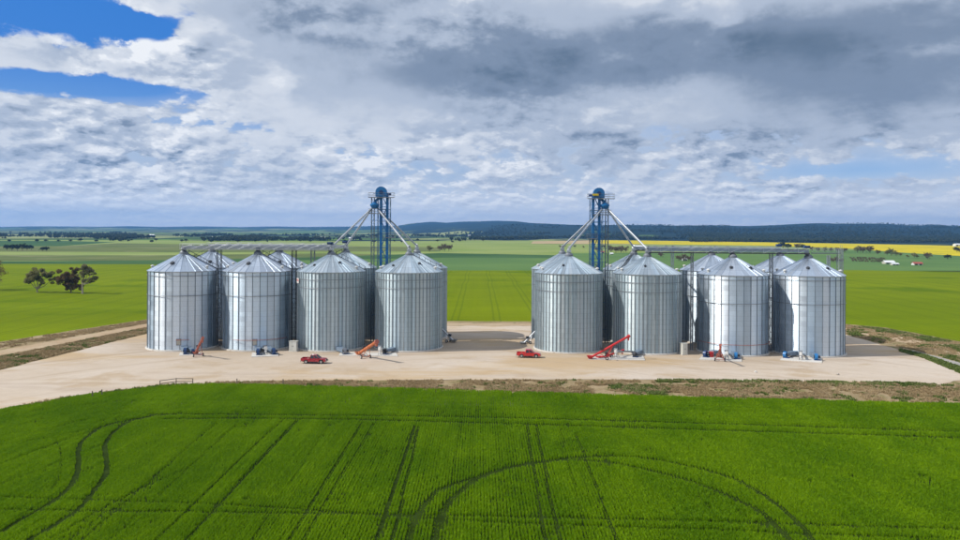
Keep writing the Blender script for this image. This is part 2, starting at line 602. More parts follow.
def land_height(x, y):
    r = np.sqrt(x * x + y * y) + 1e-6
    front = y > 200
    px = np.where(front, 480 + FPX * x / np.maximum(y, 1), np.where(x > 0, 1400, -500))
    px = np.clip(px, -400, 1300)
    yt = np.interp(px, [p[0] for p in SKYLINE], [p[1] for p in SKYLINE])
    Yr = np.interp(px, [340, 430, 520, 640], [11000, 8500, 7000, 5600])
    hor = HOR + (px - 480) * math.tan(ROLL)
    top = EYE + (hor - yt) / FPX * Yr
    start = np.interp(px, [340, 450, 540, 700], [5200, 3600, 2700, 2350])
    yy = np.where(front, y, r)
    t = np.clip((yy - start) / (Yr - start), 0, 1)
    t = t * t * (3 - 2 * t) * 0.55 + t * 0.45
    roll = (fbm(x / 900.0, y / 900.0, 3) - 0.5) * 2
    und = np.interp(px, [300, 480, 640], [14, 26, 26])
    z = top * t + roll * und * np.sin(np.pi * np.clip(t, 0, 1))
    # a nearer, lower fold in front of the blue ridge
    z += np.exp(-((yy - (start + (Yr - start) * 0.45)) / ((Yr - start) * 0.16)) ** 2) * np.interp(px, [350, 520, 640], [0, 8, 10]) * (fbm(x / 500.0, y * 0, 9) * 1.5)
    return z


# the ground: one sheet to the horizon, finer towards the camera
rr = np.concatenate([[0.0], np.linspace(40, 1200, 16), np.geomspace(1400, 14500, 80)])
aa = np.radians(np.concatenate([np.linspace(-50, 50, 241), np.linspace(50, 310, 60)[1:-1]]))
RRg, AAg = np.meshgrid(rr, aa, indexing='ij')
gx, gy = RRg * np.sin(AAg), RRg * np.cos(AAg)
gz = np.where(RRg < 1300, -0.5, land_height(gx, gy) - 0.5)
nr, na = RRg.shape
idx = np.arange(nr * na).reshape(nr, na)
q = np.stack([idx[:-1, :], idx[1:, :], np.roll(idx, -1, 1)[1:, :], np.roll(idx, -1, 1)[:-1, :]], -1).reshape(-1, 4)
me = bpy.data.meshes.new('ground')
me.from_pydata(np.stack([gx, gy, gz], -1).reshape(-1, 3).tolist(), [], q[:, ::-1].tolist())


def far_land(N, p, c):
    x, y, z = N.xyz(p)
    q = N.v('MULTIPLY', p, (0.0011, 0.0008, 0.0))
    vor = N.n.new('ShaderNodeTexVoronoi')
    vor.feature = 'F1'
    vor.inputs['Scale'].default_value = 1.9
    N.put(vor.inputs['Vector'], N.v('MULTIPLY', N.v('ADD', p, N.comb(N.m('MULTIPLY', N.noise(q, 1.0), 400.0), 0.0, 0.0)), (0.0012, 0.0007, 0.0)))
    cc = N.xyz(vor.outputs['Color'])[0]
    pad_ = N.mix(N.step(cc, 0.2, 0.35), (0.07, 0.12, 0.035), (0.17, 0.21, 0.07))
    pad_ = N.mix(N.step(cc, 0.55, 0.62), pad_, (0.27, 0.30, 0.12))
    pad_ = N.mix(N.step(cc, 0.78, 0.84), pad_, (0.13, 0.22, 0.04))
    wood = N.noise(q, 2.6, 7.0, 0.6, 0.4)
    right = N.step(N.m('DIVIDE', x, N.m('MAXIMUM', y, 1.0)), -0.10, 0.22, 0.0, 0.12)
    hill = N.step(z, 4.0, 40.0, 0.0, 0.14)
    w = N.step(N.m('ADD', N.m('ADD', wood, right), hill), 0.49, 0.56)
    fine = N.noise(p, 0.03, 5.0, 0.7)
    shaded_forest = N.mix(fine, (0.008, 0.022, 0.028), (0.030, 0.052, 0.050))  # forest colour kept dark to carry the cloud shade lying on the hills
    return N.mix(w, pad_, shaded_forest)


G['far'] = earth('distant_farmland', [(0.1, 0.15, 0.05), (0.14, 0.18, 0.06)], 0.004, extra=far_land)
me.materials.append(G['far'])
me.polygons.foreach_set('use_smooth', [True] * len(me.polygons))
prop(link('ground', me), kind='structure')


def smooth_line(pts, n=6):
    """Catmull-Rom through the points"""
    P = [pts[0]] + list(pts) + [pts[-1]]
    out = []
    for i in range(1, len(P) - 2):
        a, b, c, d = (np.array(P[i + k], float) for k in (-1, 0, 1, 2))
        for j in range(n):
            t = j / n
            out.append(tuple(0.5 * (2 * b + (c - a) * t + (2 * a - 5 * b + 4 * c - d) * t * t + (3 * b - a - 3 * c + d) * t ** 3)))
    out.append(tuple(pts[-1]))
    return out


def sheet(name, pix, z, m, rag=0.0, step=3.0):
    """a patch of ground whose corners stand at the given pixels; its edges are ragged by rag metres"""
    w = [at(*p) for p in pix]
    pts = []
    r = random.Random(len(name) * 7 + int(abs(w[0].x)))
    for a, b in zip(w, w[1:] + w[:1]):
        L = (b - a).length
        n = max(1, min(160, int(L / step))) if rag else 1
        nrm = Vector((-(b - a).y, (b - a).x, 0)).normalized()
        for i in range(n):
            t = i / n
            o = 0.0
            if rag and i:
                s = t * L
                o = rag * (0.6 * math.sin(s * 0.21 + w[0].x) + 0.5 * math.sin(s * 0.63 + 2.0) + r.uniform(-0.7, 0.7))
            p = a.lerp(b, t) + nrm * o
            pts.append((p.x, p.y, z))
    me = bpy.data.meshes.new(name)
    bm = bmesh.new()
    f = bm.faces.new([bm.verts.new(p) for p in pts])
    bm.normal_update()
    if f.normal.z < 0:
        f.normal_flip()
    bmesh.ops.triangulate(bm, faces=bm.faces)
    bm.to_mesh(me)
    bm.free()
    me.materials.append(m)
    return prop(link(name, me), kind='structure')


def plane(name, x0, y0, x1, y1, z, m):
    me = bpy.data.meshes.new(name)
    me.from_pydata([(x0, y0, z), (x1, y0, z), (x1, y1, z), (x0, y1, z)], [], [(0, 1, 2, 3)])
    me.materials.append(m)
    return prop(link(name, me), kind='structure')


# fields behind the silos, far ones first; dark and olive bands hold cloud shade in their colour
fields = [
    ('pasture', G['pale'], [(-260, 264), (-260, 239.5), (120, 239.8), (330, 241), (560, 240.3), (760, 243.4), (960, 246.6), (1300, 253), (1300, 264), (960, 262), (560, 262)]),
    ('dark_crop_field', G['cloud_shade_green'], [(-260, 247.5), (-260, 240), (60, 240.6), (116, 242.0), (60, 245.8)]),  # crop green darkened to stand for cloud shade
    ('olive_field', G['olive'], [(-260, 252), (-260, 246.8), (60, 246.0), (118, 243), (250, 245), (440, 247), (440, 252)]),
    ('pale_strip_field', G['pale'], [(-260, 257), (-260, 250.5), (200, 252), (445, 251), (530, 250), (700, 251), (700, 254), (520, 252.5), (440, 256)]),
    ('olive_field', G['olive'], [(-260, 260.5), (-260, 254.5), (150, 255), (330, 253), (430, 255), (430, 260)]),
    ('dark_strip_field', G['cloud_shade_green'], [(-260, 264), (-260, 260.5), (40, 261), (150, 260), (280, 258), (440, 252.8), (560, 255), (760, 256), (760, 259), (560, 258.8), (440, 258.5), (260, 264)]),
    ('bluish_crop_field', G['blue_green'], [(200, 262), (440, 257.5), (560, 258), (560, 253.2), (700, 252.5), (800, 249.4), (1000, 251.5), (1300, 258), (1300, 272), (960, 270.5), (530, 271), (200, 270)]),
    ('straw_field', G['straw'], [(531, 243.6), (533, 241.2), (590, 240.2), (640, 240.8), (700, 242), (640, 244.2)]),
    ('canola_field', G['canola'], [(588, 243.2), (592, 240.0), (700, 241.2), (860, 243.8), (1000, 246.5), (1300, 252), (1300, 262), (1000, 257.5), (960, 255.8), (900, 252.3), (840, 247.8), (760, 245.6), (700, 244.8)]),
    ('wheat_field', G['lime'], [(-300, 400), (-120, 366), (0, 341.8), (75, 330), (149, 319), (300, 320.5), (530, 321.5), (700, 322), (846, 324), (886, 327.6), (960, 341.5),
                                (1080, 366), (1500, 440), (1500, 278), (960, 271.5), (850, 270), (530, 270.3), (450, 270.3), (150, 264.2), (0, 263.6), (-300, 263)]),
]
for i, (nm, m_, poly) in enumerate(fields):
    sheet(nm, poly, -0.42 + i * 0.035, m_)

# near ground: crop floor, verge, gravel, roads
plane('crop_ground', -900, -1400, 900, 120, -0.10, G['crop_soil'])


def verge_extra(N, p, c):
    return dots(N, p, dots(N, p, c, (0.10, 0.13, 0.03), 0.58, 0.66, 0.22), (0.30, 0.235, 0.16), 0.60, 0.66, 0.9)


G['verge'] = earth('dry_grass_verge', [(0.27, 0.205, 0.11), (0.36, 0.275, 0.17), (0.18, 0.165, 0.06)], 0.12, 9, fine=0.3, fscale=1.8, bump=0.25, bscale=1.5, extra=verge_extra)
G['dirt'] = earth('dirt_track', [(0.40, 0.29, 0.185), (0.46, 0.36, 0.245)], 0.1, streak=[(0.01, 0.3, 0.15)])
G['tar'] = earth('grey_gravel_road', [(0.30, 0.29, 0.27), (0.36, 0.34, 0.31)], 0.1, streak=[(0.02, 0.4, 0.1)])


def pad_extra(N, p, c):
    # sandy damp patches, tyre sweeps and small stones
    n = N.noise(N.v('MULTIPLY', p, (0.018, 0.05, 0.0)), 1.0, 6.0, 0.6, 0.5)
    c = N.mix(N.step(n, 0.50, 0.64, 0.0, 0.75), c, (0.48, 0.345, 0.195))
    n2 = N.noise(N.v('MULTIPLY', N.v('ADD', p, (50.0, 0.0, 0.0)), (0.02, 0.12, 0.0)), 1.0, 5.0, 0.62, 0.3)
    c = N.mix(N.step(n2, 0.54, 0.64, 0.0, 0.5), c, (0.42, 0.335, 0.26))
    for cx, cy, sc, off in ((20.0, 60.0, 0.32, 0.0), (-70.0, 40.0, 0.26, 40.0)):
        d = N.v('LENGTH', N.v('SUBTRACT', p, (cx, cy, 0.0)))
        w = N.noise(N.comb(N.m('MULTIPLY', d, sc), 3.0, N.m('MULTIPLY', N.noise(p, 0.01), 2.0)), 1.0, 5.0, 0.6)
        msk = N.step(N.noise(N.v('ADD', p, (off, off, 0.0)), 0.022, 3.0, 0.55), 0.46, 0.62)
        c = N.mix(N.m('MULTIPLY', msk, N.step(w, 0.54, 0.62, 0.0, 0.45)), c, (0.38, 0.295, 0.21))
        c = N.mix(N.m('MULTIPLY', msk, N.step(w, 0.46, 0.40, 0.0, 0.30)), c, (0.62, 0.55, 0.46))
    return N.mix(N.step(N.noise(p, 1.6, 3.0, 0.6), 0.70, 0.76, 0.0, 0.6), c, (0.30, 0.24, 0.18))


G['pad'] = earth('pale_gravel', [(0.50, 0.41, 0.315), (0.56, 0.48, 0.40), (0.46, 0.36, 0.255)], 0.03, 8, fine=0.10, fscale=0.8, bump=0.04, bscale=3.0, extra=pad_extra)
sheet('verge', [(-420, 470), (-150, 372), (0, 341.5), (75, 329.8), (149, 318.8), (300, 320.2), (530, 321.2), (700, 321.8), (846, 323.8), (886, 327.4), (960, 341.2), (1080, 365.5), (1300, 405),
                (1300, 425), (960, 405), (480, 392), (300, 386.5), (205, 385), (160, 387), (124, 391.5), (78, 397), (40, 404), (0, 411.5), (-200, 470)], -0.07, G['verge'], 0.25, 2.5)
sheet('dirt_road', [(-160, 385.5), (0, 350), (70, 337.5), (149, 323.3), (300, 322.6), (530, 323.3), (700, 324), (846, 327.5), (900, 336), (960, 352), (1100, 386), (1100, 391), (960, 357), (925, 346), (880, 338.5), (846, 331.5), (700, 326.2),
                    (530, 325.2), (300, 324.6), (149, 326.5), (70, 342), (0, 355.8), (-160, 393)], -0.055, G['dirt'], 0.35, 3.0)
sheet('gravel_road', [(912, 350), (960, 362.2), (1120, 402), (1120, 408), (960, 366.8), (912, 353.2)], -0.045, G['tar'], 0.15, 3.0)
sheet('gravel_pad', [(-420, 480), (-150, 403), (0, 370), (33, 361.5), (67, 353.3), (110, 342.5), (149, 333), (170, 328.5), (240, 326), (300, 325.6), (530, 325.6), (700, 326.5), (800, 329.5),
                     (846, 334.5), (870, 341.2), (896, 348.8), (922, 356.5), (951, 366.5), (972, 373.5), (968, 379), (940, 384.5), (905, 382.8), (840, 382), (760, 381.2), (680, 380), (600, 379.2),
                     (480, 379.6), (300, 380.3), (225, 381.6), (205, 383.3), (160, 385), (124, 389.3), (78, 395), (40, 402), (0, 409), (-200, 455)], -0.03, G['pad'], 0.35, 2.0)
sheet('bare_patch', [(848, 388.3), (872, 385.6), (884, 386.5), (880, 391.0), (864, 391.6), (852, 390.4)], -0.04, G['dirt'], 0.3, 1.0)


# ------------------------------------------------------------------ growing stuff, scattered by geometry nodes
def scatter(name, pts, scl, rot, sources, m, tilt=0.0, kind='stuff'):
    """many small copies of the source meshes on the given points, as one object"""
    me = bpy.data.meshes.new(name)
    me.vertices.add(len(pts))
    me.vertices.foreach_set('co', np.asarray(pts, np.float32).ravel())
    for nm, arr in (('s', scl), ('r', rot)):
        a = me.attributes.new(nm, 'FLOAT', 'POINT')
        a.data.foreach_set('value', np.asarray(arr, np.float32))
    kk = np.random.RandomState(4).randint(0, len(sources), len(pts))
    a = me.attributes.new('k', 'INT', 'POINT')
    a.data.foreach_set('value', kk.astype(np.int32))
    o = link(name, me)
    g = bpy.data.node_groups.new(name, 'GeometryNodeTree')
    g.interface.new_socket('Geometry', in_out='INPUT', socket_type='NodeSocketGeometry')
    g.interface.new_socket('Geometry', in_out='OUTPUT', socket_type='NodeSocketGeometry')
    gi, go = g.nodes.new('NodeGroupInput'), g.nodes.new('NodeGroupOutput')
    join = g.nodes.new('GeometryNodeGeometryToInstance')
    for s in sources:
        oi = g.nodes.new('GeometryNodeObjectInfo')
        oi.inputs['Object'].default_value = s
        oi.inputs['As Instance'].default_value = True
        g.links.new(oi.outputs['Geometry'], join.inputs[0])

    def att(nm, ty):
        n = g.nodes.new('GeometryNodeInputNamedAttribute')
        n.data_type = ty
        n.inputs['Name'].default_value = nm
        return n.outputs['Attribute']
    ip = g.nodes.new('GeometryNodeInstanceOnPoints')
    ip.inputs['Pick Instance'].default_value = True
    g.links.new(gi.outputs[0], ip.inputs['Points'])
    g.links.new(join.outputs[0], ip.inputs['Instance'])
    # one level of instances only
    g.links.new(att('k', 'INT'), ip.inputs['Instance Index'])
    cx = g.nodes.new('ShaderNodeCombineXYZ')
    g.links.new(att('r', 'FLOAT'), cx.inputs[2])
    g.links.new(cx.outputs[0], ip.inputs['Rotation'])
    g.links.new(att('s', 'FLOAT'), ip.inputs['Scale'])
    g.links.new(ip.outputs[0], go.inputs[0])
    md = o.modifiers.new('scatter', 'NODES')
    md.node_group = g
    prop(o, kind=kind)
    return o


def source(name, vs, fs, m):
    me = bpy.data.meshes.new(name)
    me.from_pydata(vs, [], fs)
    me.materials.append(m)
    return bpy.data.objects.new(name, me)          # not linked to the scene: only the scatter shows it


def foliage(name, c0, c1, trans=0.25, rough=0.6):
    m, N, b = mat(name, None, rough, 0.0, 0.08)
    rv = N.n.new('ShaderNodeObjectInfo').outputs['Random']
    p = pos(N, 'World')
    f = N.m('ADD', N.m('MULTIPLY', rv, 0.4), N.m('MULTIPLY', N.step(N.noise(N.v('MULTIPLY', p, (1.0, 0.45, 1.0)), 0.11, 7.0, 0.65), 0.36, 0.64), 0.6), clamp=True)
    N.put(b.inputs['Base Color'], N.mix(f, c0, c1))
    if trans:
        t = N.n.new('ShaderNodeBsdfTranslucent')
        N.put(t.inputs['Color'], N.mix(f, c0, c1))
        ms = N.n.new('ShaderNodeMixShader')
        ms.inputs[0].default_value = trans
        out = [n for n in N.n if n.type == 'OUTPUT_MATERIAL'][0]
        N.l.new(b.outputs[0], ms.inputs[1])
        N.l.new(t.outputs[0], ms.inputs[2])
        N.l.new(ms.outputs[0], out.inputs[0])
    return m


M['wheat'] = foliage('wheat_leaf', (0.120, 0.255, 0.002), (0.250, 0.405, 0.003), 0.35)
M['dry'] = foliage('dry_grass_blade', (0.34, 0.25, 0.13), (0.48, 0.37, 0.22), 0.2)
M['weed'] = foliage('weed_leaf', (0.085, 0.13, 0.022), (0.17, 0.21, 0.06), 0.2)


def tuft(name, m, n, h, spread, width, seed, lean=0.45):
    r = random.Random(seed)
    vs, fs = [], []
    for i in range(n):
        a = r.uniform(0, 2 * math.pi)
        bx, by = r.uniform(-spread, spread) * 0.5, r.uniform(-spread, spread) * 0.5
        hh = h * r.uniform(0.65, 1.1)
        ln = hh * r.uniform(0.1, lean)
        ca, sa = math.cos(a), math.sin(a)
        w = width * r.uniform(0.7, 1.3)
        px_, py_ = -sa * w / 2, ca * w / 2
        k = len(vs)
        mx, my = bx + ca * ln * 0.35, by + sa * ln * 0.35
        tx, ty = bx + ca * ln, by + sa * ln
        vs += [(bx - px_, by - py_, -0.05), (bx + px_, by + py_, -0.05), (mx + px_, my + py_, hh * 0.65), (mx - px_, my - py_, hh * 0.65), (tx, ty, hh * 0.95)]
        fs += [(k, k + 1, k + 2, k + 3), (k + 3, k + 2, k + 4)]
    return source(name, vs, fs, m)


rs = np.random.RandomState(11)
# --- the wheat in front, sown in rows that run away from the camera
edge_px = smooth_line([(-120, 433), (-60, 420), (0, 409.5), (40, 402.7), (78, 395.8), (124, 390.2), (160, 386), (205, 384), (250, 384.4), (300, 385.6), (390, 388), (480, 391), (700, 397.2), (960, 404), (1060, 407)], 8)
ew = [at(*p) for p in edge_px]
ex, ey = np.array([p.x for p in ew]), np.array([p.y for p in ew])
xs = np.arange(-118, 118, 0.33)
ys = np.arange(57, 138, 0.13)
X, Y = np.meshgrid(xs, ys)
X = X + rs.normal(0, 0.045, X.shape) + 0.10 * np.sin(Y * 0.05 + X * 0.3)
Y = Y + rs.uniform(-0.09, 0.09, Y.shape)
X, Y = X.ravel(), Y.ravel()
keep = (Y < np.interp(X, ex, ey) + (fbm(X / 2.0, X * 0, 5) - 0.5) * 1.2) & (np.abs(X) < 0.66 * Y + 9)
X, Y = X[keep], Y[keep]


def line_dist(pl):
    """distance of every plant to a polyline given in world metres"""
    d = np.full(X.shape, 99.0)
    for (ax, ay), (bx, by) in zip(pl[:-1], pl[1:]):
        lx, ly = bx - ax, by - ay
        t = np.clip(((X - ax) * lx + (Y - ay) * ly) / (lx * lx + ly * ly + 1e-9), 0, 1)
        d = np.minimum(d, np.hypot(X - ax - t * lx, Y - ay - t * ly))
    return d


def track(pix, width, amount, n=5):
    w = [at(*p) for p in smooth_line(pix, n)]
    return ([(p.x, p.y) for p in w], width, amount)


T = []
T.append(track([(-30, 545), (0, 532), (30, 515), (65, 492), (77.5, 472), (79, 447), (90, 435), (107, 425), (155, 415)], 0.52, 0.96))
T.append(track([(10, 555), (35, 537), (75, 512), (95, 490), (107, 470), (105, 445), (117, 430), (135, 420), (175, 414)], 0.52, 0.96))
for a, b, w_, am in (((283, 420), (135, 560), 0.34, 0.5), ((297, 421), (168, 560), 0.40, 0.65), ((362, 423), (283, 550), 0.30, 0.55), ((374, 424), (297, 550), 0.28, 0.45), ((415, 426), (372, 550), 0.36, 0.9),
                     ((419, 427), (390, 550), 0.3, 0.7), ((526.5, 425), (547, 550), 0.32, 0.62), ((536, 425), (561, 550), 0.32, 0.62), ((576, 434), (620, 550), 0.30, 0.5), ((216, 423), (60, 560), 0.3, 0.35),
                     ((240, 421), (90, 560), 0.3, 0.3), ((330, 424), (245, 550), 0.28, 0.25), ((460, 426), (440, 550), 0.28, 0.25), ((560, 430), (590, 550), 0.28, 0.3)):
    T.append(track([a, b], w_, am, 1))
T.append(track([(-40, 509), (0, 510), (240, 513), (480, 516.5), (720, 522.5), (960, 530), (1040, 533)], 0.45, 0.6))
T.append(track([(-40, 496), (0, 497.5), (240, 506), (480, 522), (720, 531), (960, 540)], 0.36, 0.6))
T.append(track([(150, 414.5), (220, 414.5), (330, 415.5), (480, 417.5), (720, 424), (960, 432), (1040, 435)], 0.7, 0.85))
T.append(track([(165, 419), (240, 418.5), (340, 419.5), (480, 423), (720, 430.5), (960, 438), (1040, 441)], 0.7, 0.85))
T.append(track([(30, 412), (120, 402), (240, 401.5), (480, 404.5), (720, 411), (960, 417)], 0.4, 0.4))
T.append(track([(405, 560), (408, 540), (420, 512), (440, 490), (480, 476.5), (520, 465.5), (580, 457.5), (640, 458), (695, 468), (740, 482), (770, 500), (797, 522), (815, 545)], 0.65, 0.74))
T.append(track([(430, 560), (434, 540), (443, 512), (462, 490), (480, 478.5), (512, 466.5), (555, 461), (600, 461.5), (650, 471), (695, 483), (730, 497), (760, 512), (785, 535), (795, 550)], 0.65, 0.74))
for k_ in range(5):
    T.append(track([(-30, 424 + k_ * 7), (60, 406 + k_ * 5.2), (130, 395.5 + k_ * 4.4), (240, 391 + k_ * 4.2), (480, 397 + k_ * 4.4), (720, 403 + k_ * 4.8), (960, 410.5 + k_ * 5.0)], 0.24, 0.34))
T.append(track([(0, 465), (40, 450), (90, 432), (130, 424)], 0.4, 0.5))
T.append(track([(0, 446), (50, 438), (90, 430), (150, 417)], 0.4, 0.5))
T.append(track([(-30, 495), (20, 478), (60, 462), (100, 446)], 0.3, 0.3))
T.append(track([(52, 490), (60, 475), (60, 450), (55, 440)], 0.3, 0.35))
T.append(track([(50, 540), (110, 505), (150, 485), (185, 470)], 0.3, 0.4))
hgt = 0.42 * (0.86 + 0.28 * fbm(X / 5.0, Y / 9.0, 21)) * rs.uniform(0.94, 1.06, X.shape)
hgt *= 0.92 + 0.16 * (fbm(X / 0.5, Y / 30.0, 31) > 0.55)
gone = np.zeros(X.shape, bool)
for pl, w_, am in T:
    d = line_dist(pl)
    cut = d < w_ * (0.62 + 0.5 * (fbm(X / 0.8, Y / 0.8, 41) - 0.5))
    if am >= 0.95:
        gone |= cut
    else:
        gone |= cut & (rs.rand(len(X)) < am * 0.85)
        hgt = np.where(cut, hgt * (1 - 0.85 * am), hgt)
    hgt = np.where((d < w_ * 1.5) & ~cut, hgt * (1 - 0.18 * am), hgt)
thin = fbm(X / 3.0, Y / 6.0, 51)
gone |= (thin < 0.30) & (rs.rand(len(X)) < 0.45)
X, Y, hgt = X[~gone], Y[~gone], hgt[~gone]
wheat_src = [tuft('wheat_tuft', M['wheat'], 14, 1.0, 0.44, 0.062, s, 0.30) for s in range(4)]
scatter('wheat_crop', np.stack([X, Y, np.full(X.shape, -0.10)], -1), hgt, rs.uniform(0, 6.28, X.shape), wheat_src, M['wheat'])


def fill(pix, n, seed, thr=0.0, sc=3.0):
    """n points inside a patch given by pixels, gathered into clumps"""
    w = [at(*p) for p in pix]
    px_, py_ = np.array([p.x for p in w]), np.array([p.y for p in w])
    r = np.random.RandomState(seed)
    x, y = r.uniform(px_.min(), px_.max(), n * 3), r.uniform(py_.min(), py_.max(), n * 3)
    ins = np.zeros(x.shape, bool)
    j = len(px_) - 1
    for i in range(len(px_)):
        c = (py_[i] > y) != (py_[j] > y)
        ins ^= c & (x < (px_[j] - px_[i]) * (y - py_[i]) / (py_[j] - py_[i] + 1e-12) + px_[i])
        j = i
    ok = ins & (fbm(x / sc, y / sc, seed) > thr)
    return x[ok][:n], y[ok][:n]


def strew(name, jobs, z, s0, s1, src, m):
    P = [fill(*j) for j in jobs]
    x, y = np.concatenate([p[0] for p in P]), np.concatenate([p[1] for p in P])
    r = np.random.RandomState(len(name))
    return scatter(name, np.stack([x, y, np.full(x.shape, z)], -1), r.uniform(s0, s1, x.shape), r.uniform(0, 6.28, x.shape), src, m)


front_verge = [(205, 382.5), (300, 380.8), (480, 380), (600, 379.8), (760, 381.6), (905, 383.5), (940, 385), (985, 384), (1080, 386), (1080, 408), (960, 403.5), (700, 396.6), (480, 390.4), (300, 385), (205, 384)]
left_strip = [(-100, 378), (0, 356.5), (70, 342.6), (149, 327), (149, 332.6), (67, 352.6), (0, 369.4), (-100, 391)]
left_strip2 = [(-100, 362), (0, 342.5), (75, 330.8), (149, 319.8), (149, 322.8), (70, 336.8), (0, 349), (-100, 371)]
right_strip = [(900, 349), (925, 355), (960, 366.8), (1040, 388), (1040, 394), (960, 373), (925, 358.5), (900, 351.3)]
right_rough = [(846, 324.5), (886, 328.6), (960, 342.5), (1080, 368), (1080, 396), (960, 362), (905, 348), (870, 340.5), (846, 334)]
crop_lip = [(-100, 428), (0, 408.2), (40, 401.6), (78, 394.6), (124, 389.0), (160, 384.6), (205, 383), (205, 385), (160, 387), (124, 391), (78, 396.5), (40, 403.5), (0, 410.5), (-100, 431)]
dry_src = [tuft('dry_grass_tuft', M['dry'], 10, 0.42, 0.5, 0.07, 20 + s, 0.8) for s in range(3)]
weed_src = [tuft('weed_tuft', M['weed'], 14, 0.30, 0.6, 0.10, 30 + s, 0.9) for s in range(3)]
strew('dry_grass', [(front_verge, 15000, 61, 0.42), (left_strip, 7000, 62, 0.4), (left_strip2, 4000, 63, 0.4), (right_rough, 6000, 64, 0.45), (crop_lip, 1600, 65, 0.45, 2.0)], -0.06, 0.4, 1.1, dry_src, M['dry'])
strew('green_weeds', [(front_verge, 2000, 71, 0.60, 2.2), ([(655, 379.6), (760, 380.4), (905, 382.6), (935, 384), (935, 387.5), (760, 383.6), (655, 382)], 1300, 72, 0.42, 2.0), (left_strip, 1500, 73, 0.55, 4.0), (right_strip, 2600, 74, 0.0),
                      (right_rough, 2500, 75, 0.55, 5.0), (crop_lip, 900, 76, 0.55, 1.5), ([(850, 325), (880, 328), (930, 337), (960, 344), (960, 352), (930, 341)], 1200, 77, 0.45, 5.0),
                      ([(590, 384), (650, 385), (672, 389), (668, 395), (640, 394.5)], 420, 78, 0.45, 2.0)], -0.06, 0.5, 1.5, weed_src, M['weed'])


# --- woods and shelter belts far off, nobody could count them
def blob_tree(name, m, seed):
    r = random.Random(seed)
    mb = MB()
    for i in range(5):
        c = Vector((r.uniform(-2.6, 2.6), r.uniform(-2.6, 2.6), r.uniform(3.2, 6.8)))
        R_ = r.uniform(1.5, 2.7)
        prof = []
        for ring, (q, zz) in enumerate(((0.05, -0.8), (0.8, -0.45), (1.0, 0.1), (0.7, 0.65), (0.08, 0.95))):
            prof.append([(c.x + R_ * q * r.uniform(0.75, 1.25) * math.cos(t * 1.047 + ring * 0.5), c.y + R_ * q * r.uniform(0.75, 1.25) * math.sin(t * 1.047 + ring * 0.5), c.z + R_ * zz + r.uniform(-0.3, 0.3)) for t in range(6)])
        vs = [p for ringp in prof for p in ringp]
        fs = [(a * 6 + j, a * 6 + (j + 1) % 6, a * 6 + 6 + (j + 1) % 6, a * 6 + 6 + j) for a in range(4) for j in range(6)]
        mb.add(vs, fs)
    mb.tube((0, 0, -1), (0, 0, 4), 0.35, 5, 0.2)
    return source(name, mb.v, mb.f, m)


M['far_leaf'] = foliage('far_tree_leaf', (0.018, 0.034, 0.024), (0.055, 0.068, 0.038), 0.0, 0.8)
wx, wy = [], []
rw = np.random.RandomState(5)
for x0, x1, y0, y1, n, thr in ((-60, 130, 233.0, 239.2, 620, 0.57), (110, 260, 234.5, 241.2, 700, 0.55), (235, 330, 235.5, 240.8, 380, 0.56), (320, 500, 234.5, 240.2, 420, 0.57),
                               (440, 540, 239.0, 241.5, 160, 0.5), (470, 730, 234.5, 239.8, 2200, 0.46), (690, 800, 238.0, 242.2, 1800, 0.25), (790, 1040, 240.0, 242.9, 1800, 0.2), (700, 1040, 236.0, 240.0, 2500, 0.42)):
    hx = HOR + (np.array([x0, x1]) - 480) * math.tan(ROLL)
    px_ = rw.uniform(x0, x1, n * 3)
    h_ = HOR + (px_ - 480) * math.tan(ROLL)
    v_ = rw.uniform(y0, y1, n * 3) + (px_ - x0) / (x1 - x0) * 0.0
    ok = v_ > h_ + 2.5
    px_, v_, h_ = px_[ok], v_[ok], h_[ok]
    Yw = EYE * FPX / (v_ - h_)
    Xw = (px_ - 480) / FPX * Yw
    ok = fbm(Xw / 130.0, Yw / 300.0, 77) > thr
    wx.append(Xw[ok][:n])
    wy.append(Yw[ok][:n])
wx, wy = np.concatenate(wx), np.concatenate(wy)
wz = np.where(np.hypot(wx, wy) < 1300, 0.0, land_height(wx, wy)) - 0.6
scatter('distant_woodland', np.stack([wx, wy, wz], -1), rw.uniform(0.6, 1.35, wx.shape), rw.uniform(0, 6.28, wx.shape), [blob_tree('far_tree', M['far_leaf'], s) for s in range(4)], M['far_leaf'])


# ================================================================== silos
R_S, EAVE, APEX, FOOT = 7.75, 17.85, 22.1, 0.28
mesh_cache = {}


def cached(key, fn):
    if key not in mesh_cache:
        mesh_cache[key] = fn()
    return mesh_cache[key]


def wall_strip(n, name, m, var):
    """one column of curved wall sheets between two stiffeners, very slightly bowed in or out"""
    mb = MB()
    a = 2 * math.pi / n
    seg = 4 if n < 40 else 2
    r = random.Random(n * 10 + var)
    bow = r.uniform(-0.02, 0.03) if n < 40 else r.uniform(-0.004, 0.006)
    lean = r.uniform(-0.05, 0.05) if n < 40 else r.uniform(-0.012, 0.012)
    zs = [FOOT, 6.0, 12.0, EAVE]
    vs, fs = [], []
    for z in zs:
        for i in range(seg + 1):
            t = i / seg - 0.5
            q = R_S + bow * (1 - 4 * t * t) * math.sin(z * 0.4 + var) + lean * t
            vs.append((q * math.cos(t * a), q * math.sin(t * a), z))
    for j in range(len(zs) - 1):
        for i in range(seg):
            k = j * (seg + 1) + i
            fs.append((k, k + 1, k + seg + 2, k + seg + 1))
    me = bpy.data.meshes.new(name)
    me.from_pydata(vs, [], fs)
    me.materials.append(m)
    me.polygons.foreach_set('use_smooth', [True] * len(fs))
    return me


